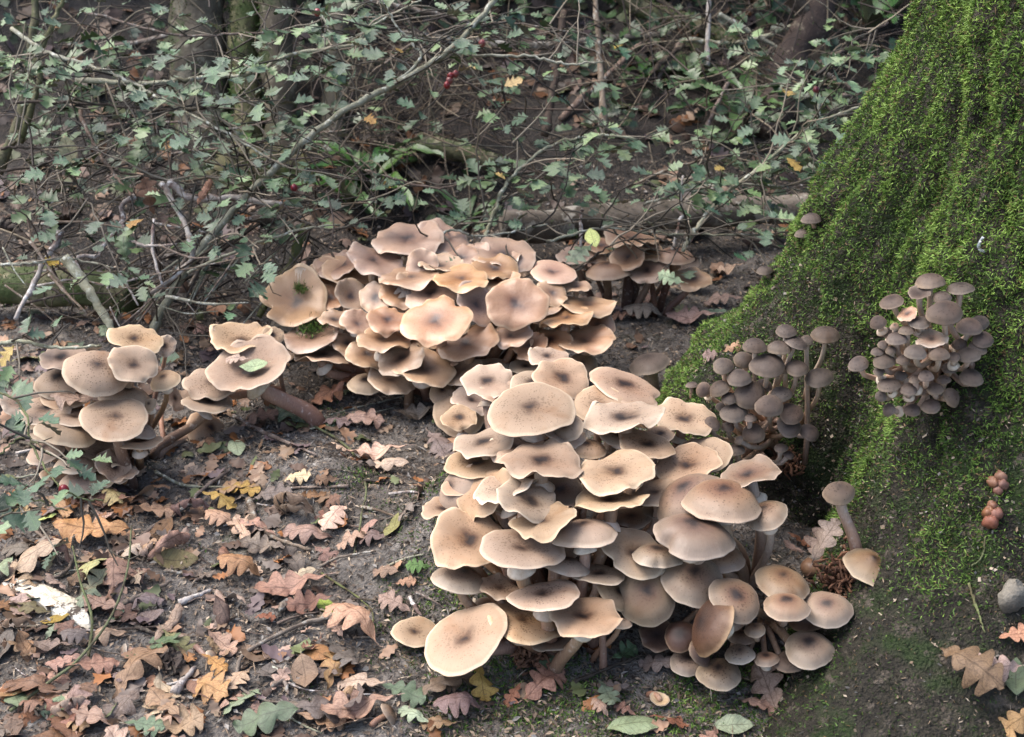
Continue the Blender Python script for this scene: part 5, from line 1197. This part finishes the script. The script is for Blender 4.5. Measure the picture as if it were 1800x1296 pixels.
for pts, r, mat, lb in [
    ([(985, 210, 4.1), (1060, 140, 4.2), (1125, 75, 4.3)], 6.5, TW, 'brown stick slanting up against the level pale branch'), ([(1062, 235, 3.9), (1055, 120, 3.95), (1044, -30, 4.0)], 7, TW, 'upright reddish brown stem in front of the bank'), ([(957, 240, 3.9), (975, 140, 3.95), (992, 20, 4.0)], 8, DW, 'dark upright stem leaning before the bank'),
    ([(1243, 115, 4.2), (1245, 50, 4.2), (1247, -30, 4.2)], 5, 'birch_twig', 'whitish upright stick hanging before the mossy branch'), ([(1262, 25, 4.3), (1320, 55, 4.3), (1372, 88, 4.3)], 5, 'lichen_twig', 'pale stick slanting down to the crooked dead trunk'), ([(1283, 92, 4.3), (1320, 125, 4.25), (1352, 152, 4.2)], 7, DW, 'dark stick slanting to the foot of the dead trunk'),
    ([(1200, 70, 4.4), (1300, 75, 4.4), (1400, 45, 4.4)], 5, 'lichen_twig', 'pale stick crossing behind the dead trunk'), ([(1440, 110, 4.2), (1500, 105, 4.2), (1570, 100, 4.2)], 4.5, TW, 'level stick between the dead trunk and the mossy trunk'), ([(1450, 130, 4.1), (1490, 150, 4.1), (1530, 170, 4.1)], 5, TW, 'stick sloping towards the mossy trunk'), ([(1480, 170, 4.1), (1560, 155, 4.15)], 4, TW, 'short stick touching the mossy trunk'),
    ([(1270, 70, 4.3), (1285, 140, 4.25), (1300, 175, 4.2)], 4, DW, 'thin dark hanging stick left of the dead trunk'), ([(1240, 230, 4.0), (1262, 180, 4.05), (1280, 145, 4.1)], 4, TW, 'thin brown stalk rising beside the strap ferns'), ([(1130, 150, 4.2), (1165, 110, 4.2), (1200, 80, 4.25)], 6, DW, 'dark leaning stick under the mossy branch'), ([(1155, 140, 4.2), (1195, 75, 4.25)], 5, TW, 'brown leaning stick under the mossy branch'),
    ([(640, 0, 4.2), (720, 15, 4.2), (790, 30, 4.2), (870, 50, 4.2)], 5, TW, 'long brown stick near the top of the bank'), ([(120, 80, 4.4), (210, 80, 4.4), (310, 60, 4.4)], 5, TW, 'brown stick lying on the leafy bank'), ([(283, 320, 2.95), (300, 347, 2.95), (333, 413, 2.93), (330, 463, 2.92), (262, 517, 2.9)], 5.5, 'birch_twig', 'whitish crooked birch stick standing in the stick pile'),
    ([(240, 345, 3.0), (213, 363, 3.0), (217, 393, 3.0), (180, 433, 2.97), (173, 450, 2.96), (137, 453, 2.95), (143, 490, 2.93)], 5, 'birch_twig', 'whitish zigzag birch stick in the stick pile'), ([(107, 407, 3.0), (97, 433, 3.0), (77, 460, 2.98), (63, 493, 2.96), (27, 560, 2.9)], 5.5, 'birch_twig', 'whitish birch stick propped over the mossy log'),
    ([(297, 320, 2.98), (340, 350, 2.98), (417, 347, 3.0), (500, 362, 3.0)], 7, 'birch_twig', 'thick pale branch lying level in the stick pile'), ([(115, 455, 2.88), (150, 500, 2.87), (180, 550, 2.85), (203, 585, 2.85)], 9, 'lichen_twig', 'stout lichen-grey stick sloping into the hollow'), ([(540, 395, 3.05), (515, 455, 3.05), (490, 500, 3.03), (455, 555, 3.0)], 9, 'mossy_wood', 'mossy greenish stick leaning beside the older clump'),
    ([(0, 390, 3.1), (30, 405, 3.1), (55, 440, 3.08)], 9, DW, 'dark thick stick end at the edge of the stick pile'), ([(420, 388, 3.1), (480, 382, 3.1), (530, 380, 3.1)], 8, TW, 'brown stick end over the hollow'), ([(210, 390, 2.9), (245, 430, 2.9), (310, 430, 2.9)], 3, 'birch_twig', 'slender pale twig in the stick pile'), ([(270, 385, 2.92), (268, 440, 2.9), (285, 500, 2.88)], 3, 'birch_twig', 'thin upright pale twig in the stick pile')]:
    stick(pts, r, mat, lb, 'stick', SG, cat='stick', n=18, taper=.7, rough=.16)
rk = random.Random(14)
for i in range(26):       # fan of thin sticks over the dark hollow
    x, y = rk.uniform(330, 560), rk.uniform(385, 470); a = rk.uniform(1.9, 2.6); ln = rk.uniform(70, 190); t = rk.uniform(2.92, 3.1)
    stick([(x, y, t), (x + ln * .5 * math.cos(a), y + ln * .5 * math.sin(a), t - .02), (x + ln * math.cos(a), y + ln * math.sin(a), t - .05)], rk.uniform(1.5, 3.2), rk.choice([TW, 'lichen_twig', DW]), 'thin bare stick fanning over the dark hollow', 'stick', 'thin sticks over the hollow', cat='stick', n=9)
for i in range(22):
    x, y = rk.uniform(0, 300), rk.uniform(380, 560); a = rk.uniform(-.6, 1.2); ln = rk.uniform(60, 180); t = rk.uniform(2.85, 3.05)
    stick([(x, y, t), (x + ln * .5 * math.cos(a), y + ln * .5 * math.sin(a) + rk.uniform(-12, 12), t - .02), (x + ln * math.cos(a), y + ln * math.sin(a), t - .03)], rk.uniform(1.4, 3.0), rk.choice([TW, 'lichen_twig', DW, 'birch_twig']), 'thin bare twig tangled in the stick pile', 'stick', 'thin twigs of the stick pile', cat='stick', n=9)
# dead grass and bramble tangle on the bank: uncountable
def tangle():
    bag = Bag(); rs = np.random.default_rng(9)
    for i in range(900):
        z = i % 10
        if z < 3: x, y, t = rs.uniform(600, 880), rs.uniform(20, 300), rs.uniform(3.9, 4.4)
        elif z < 6: x, y, t = rs.uniform(1080, 1560), rs.uniform(0, 260), rs.uniform(3.9, 4.6)
        elif z < 8: x, y, t = rs.uniform(0, 620), rs.uniform(250, 560), rs.uniform(2.95, 3.3)
        else: x, y, t = rs.uniform(0, 1300), rs.uniform(-20, 350), rs.uniform(3.4, 4.3)
        a = rs.uniform(0, 6.28) if z > 2 else rs.choice([1.1, 2.0, .5]) + rs.normal() * .3
        ln = rs.uniform(60, 200); p = P(x, y, t); q = P(x + ln * math.cos(a), y + ln * .8 * math.sin(a), t - rs.uniform(-.15, .15))
        for w in (p, q): w[2] = max(w[2], float(ground_h(w[0], w[1])) + .005)
        m = (p + q) / 2 + rs.normal(size=3) * .035 + [0, 0, .03]
        c = spline([p, m, q], 8)
        V, F, _ = tube(c, np.linspace(.0026, .0012, 8) * rs.uniform(.6, 1.3), 4, cap=False)
        bag.add(V, F, np.array([(.17, .125, .08), (.10, .07, .05), (.07, .05, .04), (.26, .21, .14)][rs.integers(4)]) * rs.uniform(.3, .9))
    ob('stem_tangle', bag.mesh('stem_tangle', M['twig_bits']), label='tangle of dead thin stems and grass over the bank', cat='stems', kind='stuff')
tangle()

# ------------------------------------------------------------------ strap-leaved ferns and ivy
def frond_mesh(sd):
    rs = np.random.default_rng(sd); N = 13; t = np.linspace(0, 1, N)
    w = .085 * (.3 + np.sin(np.pi * np.clip(t * .93 + .05, 0, 1)) ** .5) * (1 - .3 * t)
    us = np.array([-1, -.5, 0, .5, 1.]); X = w[:, None] * us; a = rs.uniform(.9, 1.7)
    ang = 1.15 - a * t; ys = np.cumsum(np.cos(ang)) / N; zs = np.cumsum(np.sin(ang)) / N
    Y = np.repeat(ys[:, None], 5, 1); Z = zs[:, None] + .02 * np.abs(us)[None] * np.sin(t * 22 + us[None].T.ravel()[0])[:, None] + .03 * np.abs(us)[None] ** 2
    return mk('frond', np.stack([X, Y, Z], -1).reshape(-1, 3), grid_faces(N, 5), M['leaf_fern'], {'lu': np.tile(us, N), 'lv': np.repeat(t, 5)})
FR = [frond_mesh(i) for i in range(5)]
rf = random.Random(2)
for k, (x, y, L, n, lb) in enumerate([(655, 330, .27, 14, 'bright green strap-leaved fern in front of the coppice stump'), (615, 365, .22, 7, 'small strap-leaved fern low beside the older mushroom clump'), (1215, 150, .24, 10, 'strap-leaved fern under the mossy branch'), (1300, 225, .28, 7, 'dark strap-leaved fern beside the crooked dead trunk'), (1140, 140, .2, 6, 'small strap-leaved fern below the level pale branch'), (1530, 60, .34, 8, 'dark strap-leaved fern between dead trunk and mossy trunk'), (820, 395, .16, 5, 'little strap-leaved fern by the pale log end'), (410, 300, .22, 6, 'strap-leaved fern at the foot of the coppice stump')]):
    p = hit(x, y)[0]; fr = ob('strap_fern', None, label=lb, cat='fern', loc=p)
    for i in range(n):
        f = ob('frond', FR[rf.randrange(5)], fr)
        f.matrix_local = Matrix.Rotation(i * 6.28 / n + rf.uniform(-.3, .3), 4, 'Z') @ Matrix.Rotation(rf.uniform(-.35, .15), 4, 'X') @ Matrix.Scale(L * rf.uniform(.7, 1.2), 4)
def ivy():
    bag = Bag(); rs = np.random.default_rng(19); rr = random.Random(4)
    for i in range(620):
        z = i % 5
        if z < 3: x, y = rs.uniform(1000, 1640), rs.uniform(-30, 250)
        elif z == 3: x, y = rs.uniform(560, 1000), rs.uniform(-30, 120)
        else: x, y = rs.uniform(0, 900), rs.uniform(-30, 400)
        p = hit(x, y, trunk=False)[0] + np.array([0, -rs.random() * .12, rs.random() * .14 if z < 4 else .02])
        V, F, _, _ = HAW[rs.integers(8)]
        up = Vector((rs.normal() * .5, -.5 + rs.normal() * .4, 1)).normalized(); q = Vector((0, 0, 1)).rotation_difference(up).to_matrix() @ Matrix.Rotation(rs.uniform(0, 6.28), 3, 'Z')
        bag.add((V * rs.uniform(.03, .065)) @ np.array(q).T + p, F, np.array([(.016, .035, .012), (.025, .05, .018), (.035, .075, .02), (.05, .085, .03)][rs.integers(4)]))
    ob('ground_ivy', bag.mesh('ground_ivy', M['foliage']), label='dark green ivy and low plants over the shaded bank', cat='ivy', kind='stuff')
ivy()

def shade_thicket():
    """leafy growth added above the bank to shade it, mostly out of view"""
    bag = Bag(); rs = np.random.default_rng(61)
    for i in range(15000):
        x = rs.uniform(-4.6, 4.2); y = rs.uniform(4.7, 7.2); lo = 1.4 - .20 * y + .05 + .10 * vn(x * 2, y * 2); z = lo + rs.random() ** 1.4 * 2.2
        if vn(x * 1.4, y * 1.4, z * 1.4) < -.3: continue
        V, F, _, _ = HAW[rs.integers(8)]
        up = Vector((rs.normal() * .6, -.3 + rs.normal() * .5, 1)).normalized(); q = Vector((0, 0, 1)).rotation_difference(up).to_matrix() @ Matrix.Rotation(rs.uniform(0, 6.28), 3, 'Z')
        bag.add((V * rs.uniform(.08, .15)) @ np.array(q).T + np.array([x, y, z]), F, np.array([(.02, .04, .013), (.03, .06, .02), (.045, .08, .022)][rs.integers(3)]))
    for i in range(70):
        x = rs.uniform(-4, 4); y = rs.uniform(5.1, 7.4); g = float(ground_h(x, y)); c = spline([(x, y, g - .05), (x + rs.normal() * .15, y - .1, g + 1.0), (x + rs.normal() * .4, y - .3, g + 2.4)], 8)
        V, F, _ = tube(c, np.linspace(.02, .008, 8) * rs.uniform(.5, 1.6), 6); bag.add(V, F, (.05, .04, .03))
    ob('shade_thicket', bag.mesh('shade_thicket', M['foliage']), label='dark leafy growth added over the head of the bank to shade it', cat='shade_thicket', kind='stuff')
shade_thicket()

# single leaves caught on caps and sticks, a wisp of moss on the funnel cap
for x, y, t, ln, yaw, mat, sh, lb, n in [(1043, 418, 3.0, 40, .2, 'lime', 'ovate', 'yellow-green oval leaf caught on twigs above the clump by the pale log', (0, -.5, 1)), (1018, 446, 2.93, 62, 2.4, 'green', 'oak', 'bluish green lobed leaf lying over the caps by the pale log', (.1, -.5, 1)),
        (262, 345, 2.93, 62, .4, 'rust', 'oak', 'rust-red dead leaf hanging upright in the stick pile', (.2, -1, .25)), (360, 338, 2.95, 50, -.6, 'orange', 'rolled', 'curled orange-brown leaf hanging beside the pale diagonal branch', (-.2, -1, .4)),
        (225, 440, 2.85, 55, .1, 'green', 'oak', 'large green lobed leaf hanging in the stick pile', (.1, -1, .5)), (122, 262, 3.0, 46, .2, 'palegreen', 'ovate', 'pale curled leaf hanging on the hawthorn', (0, -1, .4)), (1180, 488, 2.95, 46, 1.2, 'mint', 'oak', 'pale bluish leaf hanging at the foot of the clump by the pale log', (0, -.8, .6)),
        (1395, 960, 2.02, 40, .8, 'orange', 'rolled', 'bright orange curled leaf stuck among stems of the brown clump', (-.4, -.8, .4)), (1455, 948, 2.02, 80, -.7, 'pink', 'oak', 'pinkish oak leaf leaning beside the stem of the lone mushroom', (-.5, -.7, .4))]:
    put_leaf(P(x, y, t), n, yaw, ln * t / FPX * 1.1, mat, sh, lb, None, .05, 0)
def wisp(x, y, m, r, label):
    c, n, R = cap_at(capsB, x, y); d = ray(x, y); t = ((c - EYE) @ n) / (d @ n); p0 = P(x, y, t) + n * .012; rs = np.random.default_rng(m)
    p = rs.normal(size=(m, 3)) * r * np.array([1, 1, .5]); V, F, C = fronds(p, np.tile(n, (m, 1)), rs.uniform(.006, .016, m), .0018, .1, moss_cols(m, np.full(m, .45), rs), 2, rs)
    ob('moss_wisp', mk('moss_wisp', V, F, M['moss_fronds'], col=C, smooth=False), label=label, cat='moss', kind='stuff', loc=p0)
wisp(530, 513, 220, .009, 'wisp of green moss on the funnel-shaped cap'); wisp(548, 585, 400, .016, 'dark tuft of moss between caps of the older clump')
